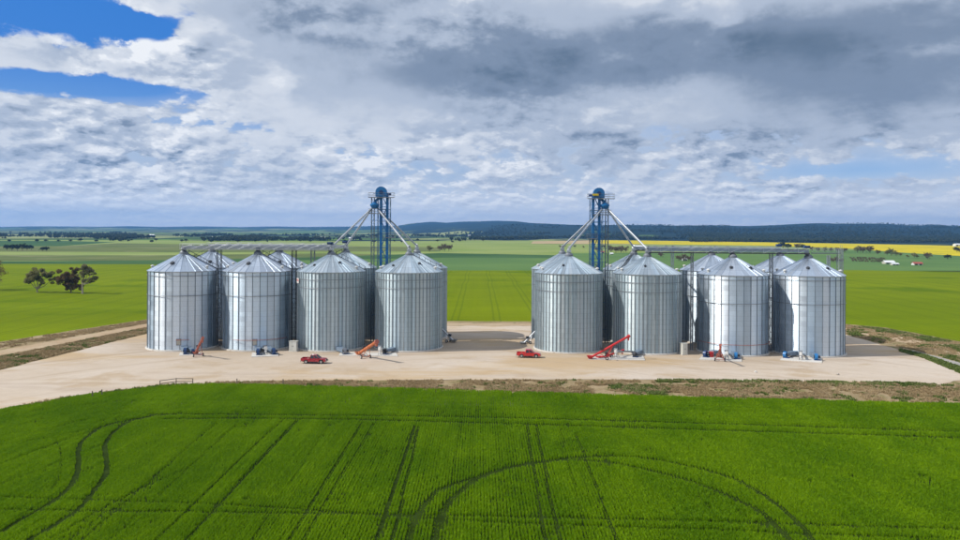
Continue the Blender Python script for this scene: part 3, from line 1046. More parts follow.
def stiffener(w, d, m, hat):
    mb = MB()
    if hat:
        prof = [(R_S - 0.01, -w / 2), (R_S + d, -w * 0.26), (R_S + d, w * 0.26), (R_S - 0.01, w / 2)]
    else:
        prof = [(R_S - 0.01, -w / 2), (R_S + d, -w / 2), (R_S + d, w / 2), (R_S - 0.01, w / 2)]
    vs = [(x, y, z) for z in (FOOT, EAVE - 0.12) for x, y in prof]
    mb.add(vs, [(0, 1, 5, 4), (1, 2, 6, 5), (2, 3, 7, 6), (4, 5, 6, 7), (0, 3, 2, 1)])
    return mb.mesh('stiffener', m)


def roof_sector(n, m):
    """one roof sheet from eave to cap with its upturned rib"""
    mb = MB()
    a = math.pi / n
    r0, r1 = 0.75, R_S + 0.22
    zt = lambda r: EAVE + 0.08 + (APEX - EAVE - 0.08) * (1 - r / R_S)
    th = 0.03
    vs = []
    for dz in (0, -th):
        for r in (r0, r1):
            for s in (-1, 1):
                vs.append((r * math.cos(a * s), r * math.sin(a * s), zt(r) + dz))
    mb.add(vs, [(0, 2, 3, 1), (4, 5, 7, 6), (2, 6, 7, 3), (0, 1, 5, 4)])
    h, w = (0.10, 0.045) if n < 40 else (0.085, 0.04)
    v2 = []
    for r in (r0, r1):
        c, s = math.cos(a), math.sin(a)
        for t, z in ((-w, -0.005), (w, -0.005), (w * 0.6, h), (-w * 0.6, h)):
            v2.append((r * c - t * s, r * s + t * c, zt(r) + z))
    mb.add(v2, [(0, 1, 5, 4), (1, 2, 6, 5), (2, 3, 7, 6), (3, 0, 4, 7), (4, 5, 6, 7), (0, 3, 2, 1)])
    return mb.mesh('roof_panel', m)


def roof_z(r):
    return EAVE + 0.08 + (APEX - EAVE - 0.08) * (1 - r / R_S)


def silo(p, n, bright, label, group, hatch=None, ladder=None, rings=(16.9, 12.4), door=None, pipe=None, sign=False, rot=0.0, vents=(70, 160, 200, 340)):
    o = empty('grain_silo', (p[0], p[1], 0.0))
    prop(o, label, 'silo', group)
    k = 'bright' if bright else 'dull'
    wm, sm, rm = M['wall_' + k], M['stiff_' + k], M['roof_' + k]
    # concrete ring it stands on
    f = cached('base', lambda: (lambda b: (b.lathe([(R_S + 0.42, -0.3), (R_S + 0.42, 0.20), (R_S + 0.36, 0.27), (R_S - 0.3, 0.27)], n=56), b.mesh('concrete_base', M['concrete']))[1])(MB()))
    link('concrete_base', f, o)
    wide = n < 40
    for i in range(n):
        a = rot + 2 * math.pi * i / n
        v = rnd.randrange(6)
        link('wall_panel', cached(('w', n, bright, v), lambda: wall_strip(n, 'wall_panel', wm, v)), o, rz=a)
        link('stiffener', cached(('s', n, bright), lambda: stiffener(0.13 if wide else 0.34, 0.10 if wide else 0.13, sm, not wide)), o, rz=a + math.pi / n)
        link('roof_panel', cached(('r', n, bright), lambda: roof_sector(n, rm)), o, rz=a)
    for z in rings:
        link('wind_ring', cached(('ring', z), lambda: (lambda b: (b.arc(R_S + 0.17, z, 0.055, 0, 2 * math.pi, 64, 5), b.mesh('wind_ring', M['grey_steel']))[1])(MB())), o)
    link('eave_ring', cached('eave', lambda: (lambda b: (b.lathe([(R_S - 0.02, EAVE - 0.16), (R_S + 0.10, EAVE - 0.16), (R_S + 0.13, EAVE + 0.02), (R_S, EAVE + 0.02)], n=64), b.mesh('eave_ring', M['galv']))[1])(MB())), o)

    def cap():
        b = MB()
        b.lathe([(0.0, APEX + 0.42), (0.55, APEX + 0.36), (0.95, APEX - 0.08), (0.98, APEX - 0.45), (0.80, APEX - 0.50)], n=20)
        return b.mesh('roof_cap', M['grey_steel'])
    link('roof_cap', cached('cap', cap), o)
    for d in (hatch or ()):                                    # roof hatch: (angle, radius, size)
        a, r, s = math.radians(d[0]), d[1], d[2]
        b = MB()
        T_ = Matrix.Rotation(a, 3, 'Z') @ Matrix.Rotation(math.atan2(APEX - EAVE, R_S), 3, 'Y')
        c = Vector((r * math.cos(a), r * math.sin(a), roof_z(r) + 0.12))
        prof = [(s * 0.5, -0.14), (s * 0.5, 0.12), (s * 0.42, 0.2), (0, 0.24)]
        nn = 14
        vs = [c + T_ @ Vector((q * math.cos(2 * math.pi * j / nn), q * math.sin(2 * math.pi * j / nn), z)) for j in range(nn) for q, z in prof]
        fs = [(j * 4 + t, ((j + 1) % nn) * 4 + t, ((j + 1) % nn) * 4 + t + 1, j * 4 + t + 1) for j in range(nn) for t in range(3)]
        b.add(vs, fs)
        b.build('roof_hatch', M['dark_steel'], o)
    for d in vents:                                            # mushroom vents just above the eave
        a = math.radians(d)
        r = R_S - 1.0
        b = MB()
        z = roof_z(r)
        b.lathe([(0.22, z - 0.2), (0.22, z + 0.35), (0.42, z + 0.35), (0.38, z + 0.55), (0.0, z + 0.68)], (r * math.cos(a), r * math.sin(a), 0), 12)
        b.build('roof_vent', M['white'], o)
    if ladder is not None:                                     # stairs up the roof with a rail each side
        a = math.radians(ladder)
        ca, sa = math.cos(a), math.sin(a)
        P = lambda r, t, h: Vector((r * ca - t * sa, r * sa + t * ca, roof_z(r) + h))
        b, e = MB(), MB()
        for t in (-0.32, 0.32):
            b.bar(P(1.0, t, 0.13), P(R_S + 0.2, t, 0.13), 0.05, 0.12)
            e.tube(P(1.0, t, 0.95), P(R_S + 0.2, t, 0.95), 0.03, 5)
            for j in range(6):
                r = 1.1 + (R_S - 1.0) * j / 5
                e.tube(P(r, t, 0.1), P(r, t, 0.95), 0.028, 5)
        b.build('roof_ladder', M['grey_steel'], o)
        for j in range(18):
            r = 1.2 + j * 0.38
            s_ = MB()
            s_.box((0, 0, 0), (0.20, 0.6, 0.04))
            me_ = cached('tread', lambda: s_.mesh('tread', M['dark_steel']))
            link('tread', me_, o, P(r, 0, 0.19), a)
        e.build('handrail', M['dark_steel'], o)
    if door is not None:                                       # walk-in hatch in the wall
        a = math.radians(door)
        b, e = MB(), MB()
        T_ = Matrix.Rotation(a, 3, 'Z')
        b.box(T_ @ Vector((R_S + 0.10, 0, 2.05)), (0.10, 0.78, 1.15), M=T_)
        e.box(T_ @ Vector((R_S + 0.06, 0, 2.05)), (0.12, 1.04, 1.42), M=T_)
        dr = e.build('door_frame', M['grey_steel'], o)
        b.build('door', M['door'], dr)
    if pipe is not None:
        b = MB()
        b.arc(R_S + 0.36, 2.55, 0.055, math.radians(pipe[0]), math.radians(pipe[1]), 30, 5)
        for j in range(8):
            a = math.radians(pipe[0] + (pipe[1] - pipe[0]) * (j + 0.5) / 8)
            b.bar((R_S * math.cos(a), R_S * math.sin(a), 2.55), ((R_S + 0.36) * math.cos(a), (R_S + 0.36) * math.sin(a), 2.55), 0.05, 0.05)
        b.build('red_pipe', M['red_faded'], o)
    if sign:
        b, e = MB(), MB()
        a = math.radians(sign)
        T_ = Matrix.Rotation(a, 3, 'Z')
        b.box(T_ @ Vector((R_S + 0.24, 0, 15.75)), (0.05, 1.5, 1.15), M=T_)
        e.box(T_ @ Vector((R_S + 0.275, 0, 15.86)), (0.02, 1.2, 0.5), M=T_)
        s_ = b.build('sign_board', M['white'], o)
        e.build('sign_print', M['sign_pink'], s_)
    return o


M['door'] = painted('pale_door', (0.50, 0.47, 0.40), 0.6)
M['sign_pink'] = painted('faded_red_print', (0.60, 0.28, 0.28), 0.6)

front_y = {1: 178.3, 2: 178.8, 3: 179.1, 4: 179.3, 5: 178.6, 6: 177.5, 7: 175.9, 8: 175.4}
front_px = {1: 184.0, 2: 258.2, 3: 331.6, 4: 409.3, 5: 569.0, 6: 647.5, 7: 733.0, 8: 808.5}
FR, BK = {}, {}
for i in range(1, 9):
    y = front_y[i]
    FR[i] = Vector(((front_px[i] - 480) / FPX * y, y, 0))
    yb = y / 0.910
    pb = front_px[i] * 0.910 + 496 * 0.090
    BK[i] = Vector(((pb - 480) / FPX * yb, yb, 0))

gf, gb_ = 'front row of grain silos', 'back row of grain silos'
wide_hatch = [(-96, 4.6, 1.0)]
front = {
    1: dict(n=30, bright=True, hatch=[(-100, 4.7, 1.05)], ladder=8, door=-76, pipe=(-80, -60), label='bright wide-sheeted silo at the far left end of the front row'),
    2: dict(n=30, bright=True, hatch=[(-100, 4.7, 1.05)], ladder=8, door=-78, pipe=(-115, -20), label='bright wide-sheeted front silo with two blue fans on a slab'),
    3: dict(n=54, bright=False, hatch=[(-125, 5.3, 0.6), (-52, 4.2, 0.6)], ladder=14, sign=-150, rings=(16.2, 14.3), pipe=None, label='dull close-ribbed silo wearing a small pink and white sign under its eave'),
    4: dict(n=54, bright=False, hatch=[(-128, 5.3, 0.6), (-52, 4.4, 0.7)], ladder=14, rings=(16.2, 14.3), label='dull close-ribbed front silo just left of the open gravel gap'),
    5: dict(n=54, bright=False, hatch=[(-112, 4.7, 0.6)], rings=(16.0, 13.9), label='dull close-ribbed front silo just right of the gravel gap, beside the bright red ute'),
    6: dict(n=54, bright=False, hatch=[(-108, 4.7, 0.6)], rings=(16.0, 13.9), label='dull close-ribbed front silo with the bright red auger leaning across its left foot'),
    7: dict(n=30, bright=True, hatch=[(-112, 4.9, 0.8), (-58, 5.0, 0.7)], rings=(16.9, 11.6), pipe=(-178, -10), label='mirror-bright wide-sheeted silo with a red box and rusty auger at its foot'),
    8: dict(n=30, bright=True, hatch=[(-114, 4.9, 0.8), (-60, 5.0, 0.7)], rings=(16.9, 11.6), label='mirror-bright front silo at the right end, throwing its shadow over bare gravel'),
}
back = {
    1: dict(n=30, bright=True, hatch=[(-75, 5.4, 1.0)], ladder=200, label='back-row silo half hidden behind the gap between the two leftmost front silos'),
    2: dict(n=30, bright=True, hatch=[(-75, 5.4, 1.0)], ladder=200, label='bright back-row silo showing its roof between the second and third front silos from the left'),
    3: dict(n=54, bright=False, ladder=196, rings=(16.2, 14.3), label='dull back-row silo behind the one with the pink sign, beside the left blue elevator tower'),
    4: dict(n=54, bright=False, rings=(16.2, 14.3), label='dull back-row silo whose right edge shows beside the gravel gap, auger leaning on it'),
    5: dict(n=54, bright=False, rings=(16.0, 13.9), vents=(200, 300, 20), label='dull back-row silo whose left edge shows beside the gravel gap, pale auger leaning on it'),
    6: dict(n=54, bright=False, rings=(16.0, 13.9), ladder=-125, label='dull back-row silo with dark roof stairs, just right of the right-hand elevator tower'),
    7: dict(n=30, bright=True, rings=(16.9, 11.6), vents=(175, 300, 20), label='mirror-bright back-row silo seen between the dull red-auger silo and the red-box silo'),
    8: dict(n=30, bright=True, rings=(16.9, 11.6), vents=(175, 300, 20), label='mirror-bright back-row silo showing between the two right-end front silos'),
}
for i in range(1, 9):
    d = dict(front[i])
    silo(FR[i], d.pop('n'), d.pop('bright'), d.pop('label'), gf, rot=rnd.uniform(0, 0.2), **d)
    d = dict(back[i])
    silo(BK[i], d.pop('n'), d.pop('bright'), d.pop('label'), gb_, rot=rnd.uniform(0, 0.2), **d)


# ================================================================== galleries over the silo tops
def W2(v, z):
    return Vector((v.x, v.y, z))


def gallery(name, label, group, a, b, z, covered, drops, stairs=None):
    """a conveyor with its walkway, carried from a to b at height z above the roofs"""
    a, b = Vector(a), Vector(b)
    L = (b - a).length
    ang = math.atan2(b.y - a.y, b.x - a.x)
    o = empty(name, (a.x, a.y, 0), ang)
    prop(o, label, 'conveyor', group)
    mb = MB()
    if covered:
        mb.box((L / 2, 0.15, z + 0.62), (L, 0.70, 0.62))
        mb.box((L / 2, 0.15, z + 0.97), (L, 0.90, 0.06))
    else:
        mb.box((L / 2, 0.25, z + 0.50), (L, 0.55, 0.55))
        mb.box((L / 2, 0.25, z + 0.80), (L, 0.66, 0.06))
    mb.build('conveyor_trough', M['trough'] if covered else M['galv'], o)
    mb = MB()
    mb.box((L / 2, -0.62, z + 0.16), (L, 0.80, 0.05))
    mb.build('walkway_deck', M['grey_steel'], o)
    mb = MB()
    for y in (-1.02, 0.62):
        mb.bar((0, y, z), (L, y, z), 0.10, 0.18 if covered else 0.14)
    mb.build('bottom_chord', M['dark_steel' if covered else 'galv'], o)
    n = int(L / 2.6)
    st = L / n
    key = ('bay', round(st, 2), covered)

    def bay():
        e = MB()
        for y in (-1.02, 0.62):
            e.tube((0, y, z), (0, y, z + 1.25), 0.035, 5)
            e.tube((0, y, z + 0.05), (st, y, z + 1.22), 0.026, 4)
            e.tube((0, y, z + 1.25), (st, y, z + 1.25), 0.036, 5)
            e.tube((0, y, z + 0.72), (st, y, z + 0.72), 0.024, 4)
        e.bar((0, -1.02, z), (0, 0.62, z), 0.07, 0.09)
        return e.mesh('truss_bay', M['galv'])
    for i in range(n):
        link('truss_bay', cached(key, bay), o, (i * st, 0, 0))
    R_ = Matrix.Rotation(-ang, 3, 'Z')
    for c in drops:                                  # gate box and chute down to a roof cap
        q = R_ @ (Vector((c.x, c.y, 0)) - Vector((a.x, a.y, 0)))
        q.x = min(max(q.x, 0.3), L - 0.3)
        mb = MB()
        mb.box((q.x, 0.1, z + 0.1), (0.8, 0.9, 0.7))
        mb.tube((q.x, 0.1, z - 0.1), (q.x, q.y, APEX + 0.2), 0.24, 8)
        mb.build('drop_chute', M['grey_steel'], o)
    # drive motor at the far end
    mb = MB()
    mb.box((L - 0.3, 0.2, z + 1.55), (1.3, 0.9, 0.6))
    mb.tube((L - 1.0, -0.25, z + 1.6), (L - 0.1, -0.25, z + 1.6), 0.24, 10)
    mb.build('drive_motor', M['blue_dark'], o)
    return o


M['trough'] = painted('blue_grey_trough', (0.30, 0.38, 0.45), 0.5, 0.5)
GZ = 22.75
gallery('conveyor_gallery', 'open lattice conveyor walkway over the left group of silos, above the front row', 'conveyor galleries above the silo roofs',
        FR[1] + Vector((-0.6, 0, 0)), FR[3] + Vector((0, 0, 0)), GZ, False, [FR[1], FR[2], FR[3]])
gallery('conveyor_gallery', 'open lattice conveyor walkway over the left group of silos, above the back row', 'conveyor galleries above the silo roofs',
        BK[1] + Vector((-1.0, 0, 0)), BK[3], GZ, False, [BK[1], BK[2], BK[3]])
gallery('conveyor_gallery', 'covered blue-grey conveyor over the right group of silos, above the front row', 'conveyor galleries above the silo roofs',
        FR[6] + Vector((0.2, 0, 0)), FR[8], GZ - 0.1, True, [FR[6], FR[7], FR[8]])
gallery('conveyor_gallery', 'covered blue-grey conveyor over the right group of silos, above the back row', 'conveyor galleries above the silo roofs',
        BK[6] + Vector((0.2, 0, 0)), BK[8], GZ - 0.1, True, [BK[6], BK[7], BK[8]])

# thin catwalk running on past the last silo to its ladder mast
cw_a = FR[8] + Vector((0.8, 0, 0))
cw_end = at(839.5, 340, Y=FR[8].y)
o = empty('end_catwalk', (cw_a.x, cw_a.y, 0))
prop(o, 'thin railed catwalk running past the last silo on the right to a tall ladder mast', 'catwalk')
L = cw_end.x - cw_a.x
mb = MB()
mb.box((L / 2, 0, GZ + 0.1), (L, 0.9, 0.06))
mb.bar((0, -0.45, GZ), (L, -0.45, GZ), 0.07, 0.16)
mb.bar((0, 0.45, GZ), (L, 0.45, GZ), 0.07, 0.16)
mb.build('walkway_deck', M['grey_steel'], o)
mb = MB()
for y in (-0.45, 0.45):
    mb.tube((0, y, GZ + 1.1), (L, y, GZ + 1.1), 0.03, 5)
    mb.tube((0, y, GZ + 0.6), (L, y, GZ + 0.6), 0.02, 4)
    for j in range(6):
        mb.tube((L * j / 5, y, GZ), (L * j / 5, y, GZ + 1.1), 0.03, 5)
mb.build('handrail', M['galv'], o)


def lattice_mast(p, top, s, label, group, m, step=2.1, r=0.06, name='support_tower', cat='tower', ladder=False):
    """four corner posts joined by rungs and diagonals"""
    o = empty(name, (p.x, p.y, 0))
    prop(o, label, cat, group)
    h = s / 2
    for x, y in ((-h, -h), (h, -h), (h, h), (-h, h)):
        me_ = cached(('post', round(top, 1), r, m.name), lambda: (lambda b: (b.bar((0, 0, -0.05), (0, 0, top), r * 2, r * 2), b.mesh('post', m))[1])(MB()))
        link('post', me_, o, (x, y, 0))

    def br():
        b = MB()
        n = int(top / step)
        for i in range(n):
            z0, z1 = top * i / n, top * (i + 1) / n
            for k, (c, d) in enumerate((((-h, -h), (h, -h)), ((h, -h), (h, h)), ((h, h), (-h, h)), ((-h, h), (-h, -h)))):
                b.bar((*c, z1), (*d, z1), 0.05, 0.05)
                if (i + k) % 2:
                    b.bar((*c, z0), (*d, z1), 0.045, 0.045)
                else:
                    b.bar((*d, z0), (*c, z1), 0.045, 0.045)
        return b.mesh('bracing', m)
    link('bracing', cached(('br', round(top, 1), s, m.name), br), o)
    for x, y in ((-h, -h), (h, -h), (h, h), (-h, h)):
        link('foot_plate', cached('foot', lambda: (lambda b: (b.box((0, 0, 0.02), (0.35, 0.35, 0.14)), b.mesh('foot_plate', M['concrete']))[1])(MB())), o, (x, y, 0))
    if ladder:
        b = MB()
        for x in (-0.22, 0.22):
            b.bar((x, -h - 0.12, 0), (x, -h - 0.12, top + 1.0), 0.05, 0.05)
        b.build('ladder', M['galv'], o)
        rung = cached('rung', lambda: (lambda b: (b.tube((-0.22, 0, 0), (0.22, 0, 0), 0.018, 4), b.mesh('rung', M['galv']))[1])(MB()))
        for j in range(int(top / 0.4)):
            link('rung', rung, o, (0, -h - 0.12, 0.4 + j * 0.4))
    return o


def mid(a, b):
    return (a + b) * 0.5


tg = 'lattice towers under the conveyor galleries'
tower_list = [
    (mid(FR[1], FR[2]) + Vector((-0.2, -0.6, 0)), 'dark lattice tower in the gap between the first and second front silos from the left', 0.95, M['dark_steel']),
    (mid(FR[2], FR[3]) + Vector((0, -0.6, 0)), 'dark lattice tower in the gap above the white cabinet, left of the pink-sign silo', 0.95, M['dark_steel']),
    (mid(BK[2], BK[3]) + Vector((0, 0, 0)), 'grey lattice tower showing over the roofs behind the pink-sign silo', 0.9, M['grey_steel']),
    (mid(FR[6], FR[7]) + Vector((0.4, -0.4, 0)), 'slim grey tower between the red-auger silo and the silo with the red box', 0.45, M['grey_steel']),
    (mid(FR[7], FR[8]) + Vector((0, -0.4, 0)), 'slim grey tower in the gap between the two right-end front silos', 0.6, M['grey_steel']),
    (mid(BK[6], BK[7]), 'pale slim tower at the back between roofs under the right-hand gallery', 0.5, M['galv']),
]
for p, lb, s, m_ in tower_list:
    lattice_mast(p, GZ - 0.12, s, lb, tg, m_)
lattice_mast(Vector((cw_end.x, cw_end.y, 0)), GZ + 1.0, 0.95, 'pale ladder mast standing free beside the last silo on the right', None, M['galv'], name='ladder_mast', cat='ladder', ladder=True)
lattice_mast(Vector((cw_end.x - 1.9, cw_end.y + 1.6, 0)), GZ - 0.5, 0.5, 'slim second mast just left of the pale ladder mast at the right end', None, M['galv'], name='stay_mast', cat='mast')


# ================================================================== bucket elevators
def elevator(px_head, py_top, legs_px, mast_px, dist_px, dist_py, caps, label, mirror):
    Y = 187.5
    X = lambda px: at(px, 230, Y=Y).x
    Z = lambda py, px=px_head: at(px, py, Y=Y).z
    cx = (X(legs_px[0]) + X(legs_px[1])) / 2
    o = empty('bucket_elevator', (cx, Y, 0))
    prop(o, label, 'elevator', 'grain elevator towers')
    top = Z(py_top)
    ztrunk = top - 1.7
    for px_ in legs_px:                                     # the two trunks the belt runs in
        b = MB()
        b.box((X(px_) - cx, 0, ztrunk / 2), (0.64, 0.56, ztrunk))
        for j in range(1, 15):
            b.box((X(px_) - cx, 0, ztrunk * j / 15), (0.84, 0.68, 0.10))
        b.build('elevator_leg', M['blue'], o)
    hx = X(px_head) - cx
    b = MB()                                                # rounded head casing
    prof = []
    R_ = 1.38
    pr = [(hx - R_, top - 2.5), (hx + R_, top - 2.5)] + [(hx + R_ * math.cos(t), top - R_ + R_ * math.sin(t)) for t in [math.pi * k / 12 for k in range(13)]]
    b.prism(pr, -0.8, 0.8)
    b.build('head_casing', M['blue'], o, smooth=False)
    b = MB()
    b.tube((hx, -0.87, top - R_), (hx, 0.87, top - R_), 0.5, 16)
    b.tube((hx, -1.0, top - R_), (hx, 1.0, top - R_), 0.16, 8)
    b.build('head_bearing', M['blue_dark'], o)
    if mirror:
        b = MB()
        b.box((hx - 0.9, -1.0, top - 1.75), (1.5, 0.35, 0.55))
        b.build('belt_guard', M['yellow'], o, bevel=0.08)
    s = -1 if mirror else 1
    b = MB()
    b.tube((hx + s * 1.5, 0.1, top - 1.9), (hx + s * 2.4, 0.1, top - 1.9), 0.28, 12)
    b.box((hx + s * 1.2, 0.1, top - 1.9), (0.7, 0.5, 0.5))
    b.build('motor', M['blue_dark'], o)
    # platforms with rails
    mx = X(mast_px) - cx
    x0, x1 = min(mx, X(legs_px[0]) - cx) - 0.8, max(mx, X(legs_px[1]) - cx) + 0.8
    dz = [top - 2.65, top - 6.6, top - 12.5, top - 19.5]
    for i, z in enumerate(dz):
        if i == 0:
            xa, xb = x0 - (0.6 if mirror else 0.2), x1 + 0.9
        elif i == 1:
            xa, xb = (min(mx, 0) - 1.0, max(mx, 0) + 0.9) if mirror else (mx - 0.9, 0.4)
        else:
            xa, xb = (0.4, 2.6) if not mirror else (-2.2, 0.2)
        b = MB()
        b.box(((xa + xb) / 2, -0.15, z), (xb - xa, 2.0, 0.08))
        b.bar((xa, -1.15, z - 0.08), (xb, -1.15, z - 0.08), 0.08, 0.18)
        d = b.build('platform', M['grey_steel'], o)
        e = MB()
        for h_ in (0.55, 1.1):
            for y in (-1.13, 0.83):
                e.tube((xa, y, z + h_), (xb, y, z + h_), 0.03, 5)
            for x in (xa, xb):
                e.tube((x, -1.13, z + h_), (x, 0.83, z + h_), 0.03, 5)
        nn = max(2, int((xb - xa) / 1.2))
        for j in range(nn + 1):
            x = xa + (xb - xa) * j / nn
            for y in (-1.13, 0.83):
                e.tube((x, y, z), (x, y, z + 1.1), 0.03, 5)
        e.build('handrail', M['grey_steel'], d)
    # ladder mast beside the trunks
    b = MB()
    q = 0.34
    mt = top - 2.7
    for x, y in ((-q, -q), (q, -q), (q, q), (-q, q)):
        b.bar((mx + x, y, 0), (mx + x, y, mt), 0.12, 0.12)
    n = 22
    for i in range(n):
        z0, z1 = mt * i / n, mt * (i + 1) / n
        for y in (-q, q):
            b.bar((mx - q, y, z1), (mx + q, y, z1), 0.05, 0.05)
            b.bar((mx + (q if i % 2 else -q), y, z0), (mx + (-q if i % 2 else q), y, z1), 0.045, 0.045)
        for x in (-q, q):
            b.bar((mx + x, -q, z1), (mx + x, q, z1), 0.05, 0.05)
            b.bar((mx + x, q if i % 2 else -q, z0), (mx + x, -q if i % 2 else q, z1), 0.045, 0.045)
    b.build('ladder_mast', M['mast_grey'], o)
    # blue cross-bracing that ties trunks and mast together
    lx0, lx1 = X(legs_px[0]) - cx, X(legs_px[1]) - cx
    b = MB()
    n = 11
    for i in range(n):
        z0, z1 = ztrunk * i / n, ztrunk * (i + 1) / n
        for y in (-0.32, 0.32):
            b.bar((lx0, y, z1), (lx1, y, z1), 0.13, 0.13)
            b.bar((lx0 if i % 2 else lx1, y, z0), (lx1 if i % 2 else lx0, y, z1), 0.11, 0.11)
        b.bar((min(mx, lx0), 0, z1), (max(mx, lx1), 0, z1), 0.07, 0.09)
    b.build('bracing', M['blue'], o)
    # open frame of angle steel that carries the trunks
    f0, f1 = lx0 - 0.75, lx1 + 0.75
    for x, y in ((f0, -0.85), (f1, -0.85), (f1, 0.85), (f0, 0.85)):
        b = MB()
        b.bar((x, y, 0), (x, y, top - 2.7), 0.11, 0.11)
        b.build('frame_post', M['frame_blue'], o)
    b = MB()
    n = 12
    for i in range(n):
        z0, z1 = (top - 2.7) * i / n, (top - 2.7) * (i + 1) / n
        for y in (-0.85, 0.85):
            b.bar((f0, y, z1), (f1, y, z1), 0.07, 0.09)
            b.bar((f0 if i % 2 else f1, y, z0), (f1 if i % 2 else f0, y, z1), 0.055, 0.055)
        for x in (f0, f1):
            b.bar((x, -0.85, z1), (x, 0.85, z1), 0.07, 0.09)
            b.bar((x, -0.85 if i % 2 else 0.85, z0), (x, 0.85 if i % 2 else -0.85, z1), 0.055, 0.055)
    b.build('frame_bracing', M['frame_blue'], o)
    # distributor under the head
    Xd, Zd = X(dist_px) - cx, Z(dist_py, dist_px)
    b = MB()
    b.lathe([(0.0, Zd + 1.0), (0.55, Zd + 1.0), (0.6, Zd + 0.7), (1.15, Zd + 0.45), (1.15, Zd + 0.15), (0.7, Zd - 0.6), (0.0, Zd - 0.65)], (Xd, -0.2, 0), 16)
    b.build('distributor', M['blue'], o)
    b = MB()
    b.tube((hx, 0, top - 2.4), (Xd, -0.2, Zd + 1.1), 0.34, 10)
    b.build('head_chute', M['blue'], o)
    # boot at the ground
    b = MB()
    b.box((0, 0, 0.75), (abs(lx1 - lx0) + 1.2, 0.9, 1.5))
    b.build('boot', M['blue'], o, bevel=0.06)
    for c, sx in caps:                                      # spouts to the roof caps
        start = Vector((Xd + sx * 0.5, -0.2, Zd - 0.35))
        end = Vector((c.x - cx, c.y - Y, APEX + 1.35))
        d = (end - start).normalized()
        b = MB()
        b.tube(start, end, 0.20, 10)
        for t in (0.25, 0.5, 0.75):
            q_ = start.lerp(end, t)
            b.tube(q_ - d * 0.07, q_ + d * 0.07, 0.27, 10)
        b.bar(start + Vector((0, 0, -0.55)), start.lerp(end, 0.97) + Vector((0, 0, -0.45)), 0.05, 0.05)
        for t in (0.1, 0.22, 0.34, 0.46, 0.58, 0.7, 0.82, 0.94):
            q_ = start.lerp(end, t)
            b.bar(q_, q_ + Vector((0, 0, -0.5)), 0.04, 0.04)
        sp = b.build('spout', M['spout'], o)
        b = MB()
        b.tube(end - d * 0.3, end + Vector((0, 0, 0.1)), 0.42, 10, 0.36)
        b.tube(end, Vector((end.x, end.y, APEX + 0.35)), 0.36, 10)
        b.box((end.x, end.y, APEX + 0.75), (1.0, 1.0, 0.5))
        b.build('gate_box', M['galv'], sp)
    return o


M['frame_blue'] = painted('faded_blue_frame', (0.06, 0.15, 0.27), 0.5, 0.2)
M['mast_grey'] = painted('grey_blue_mast', (0.13, 0.17, 0.22), 0.5, 0.4)
M['spout'] = galvanised('spout_steel', (0.50, 0.53, 0.57), (0.60, 0.62, 0.65), 0.42, corr=0.0, metal=0.7)
elevator(381.2, 186.6, (381.0, 387.2), 372.8, 374.6, 206.0, [(FR[3], -1), (BK[3], -1), (FR[4], 1), (BK[4], 1)],
         'blue bucket elevator tower rising between the two dull silos of the left group', False)
elevator(598.4, 187.8, (593.0, 599.2), 606.8, 604.6, 206.5, [(FR[5], -1), (BK[5], -1), (FR[6], 1), (BK[6], 1)],
         'blue bucket elevator tower with a yellow guard, rising among the right group of silos', True)


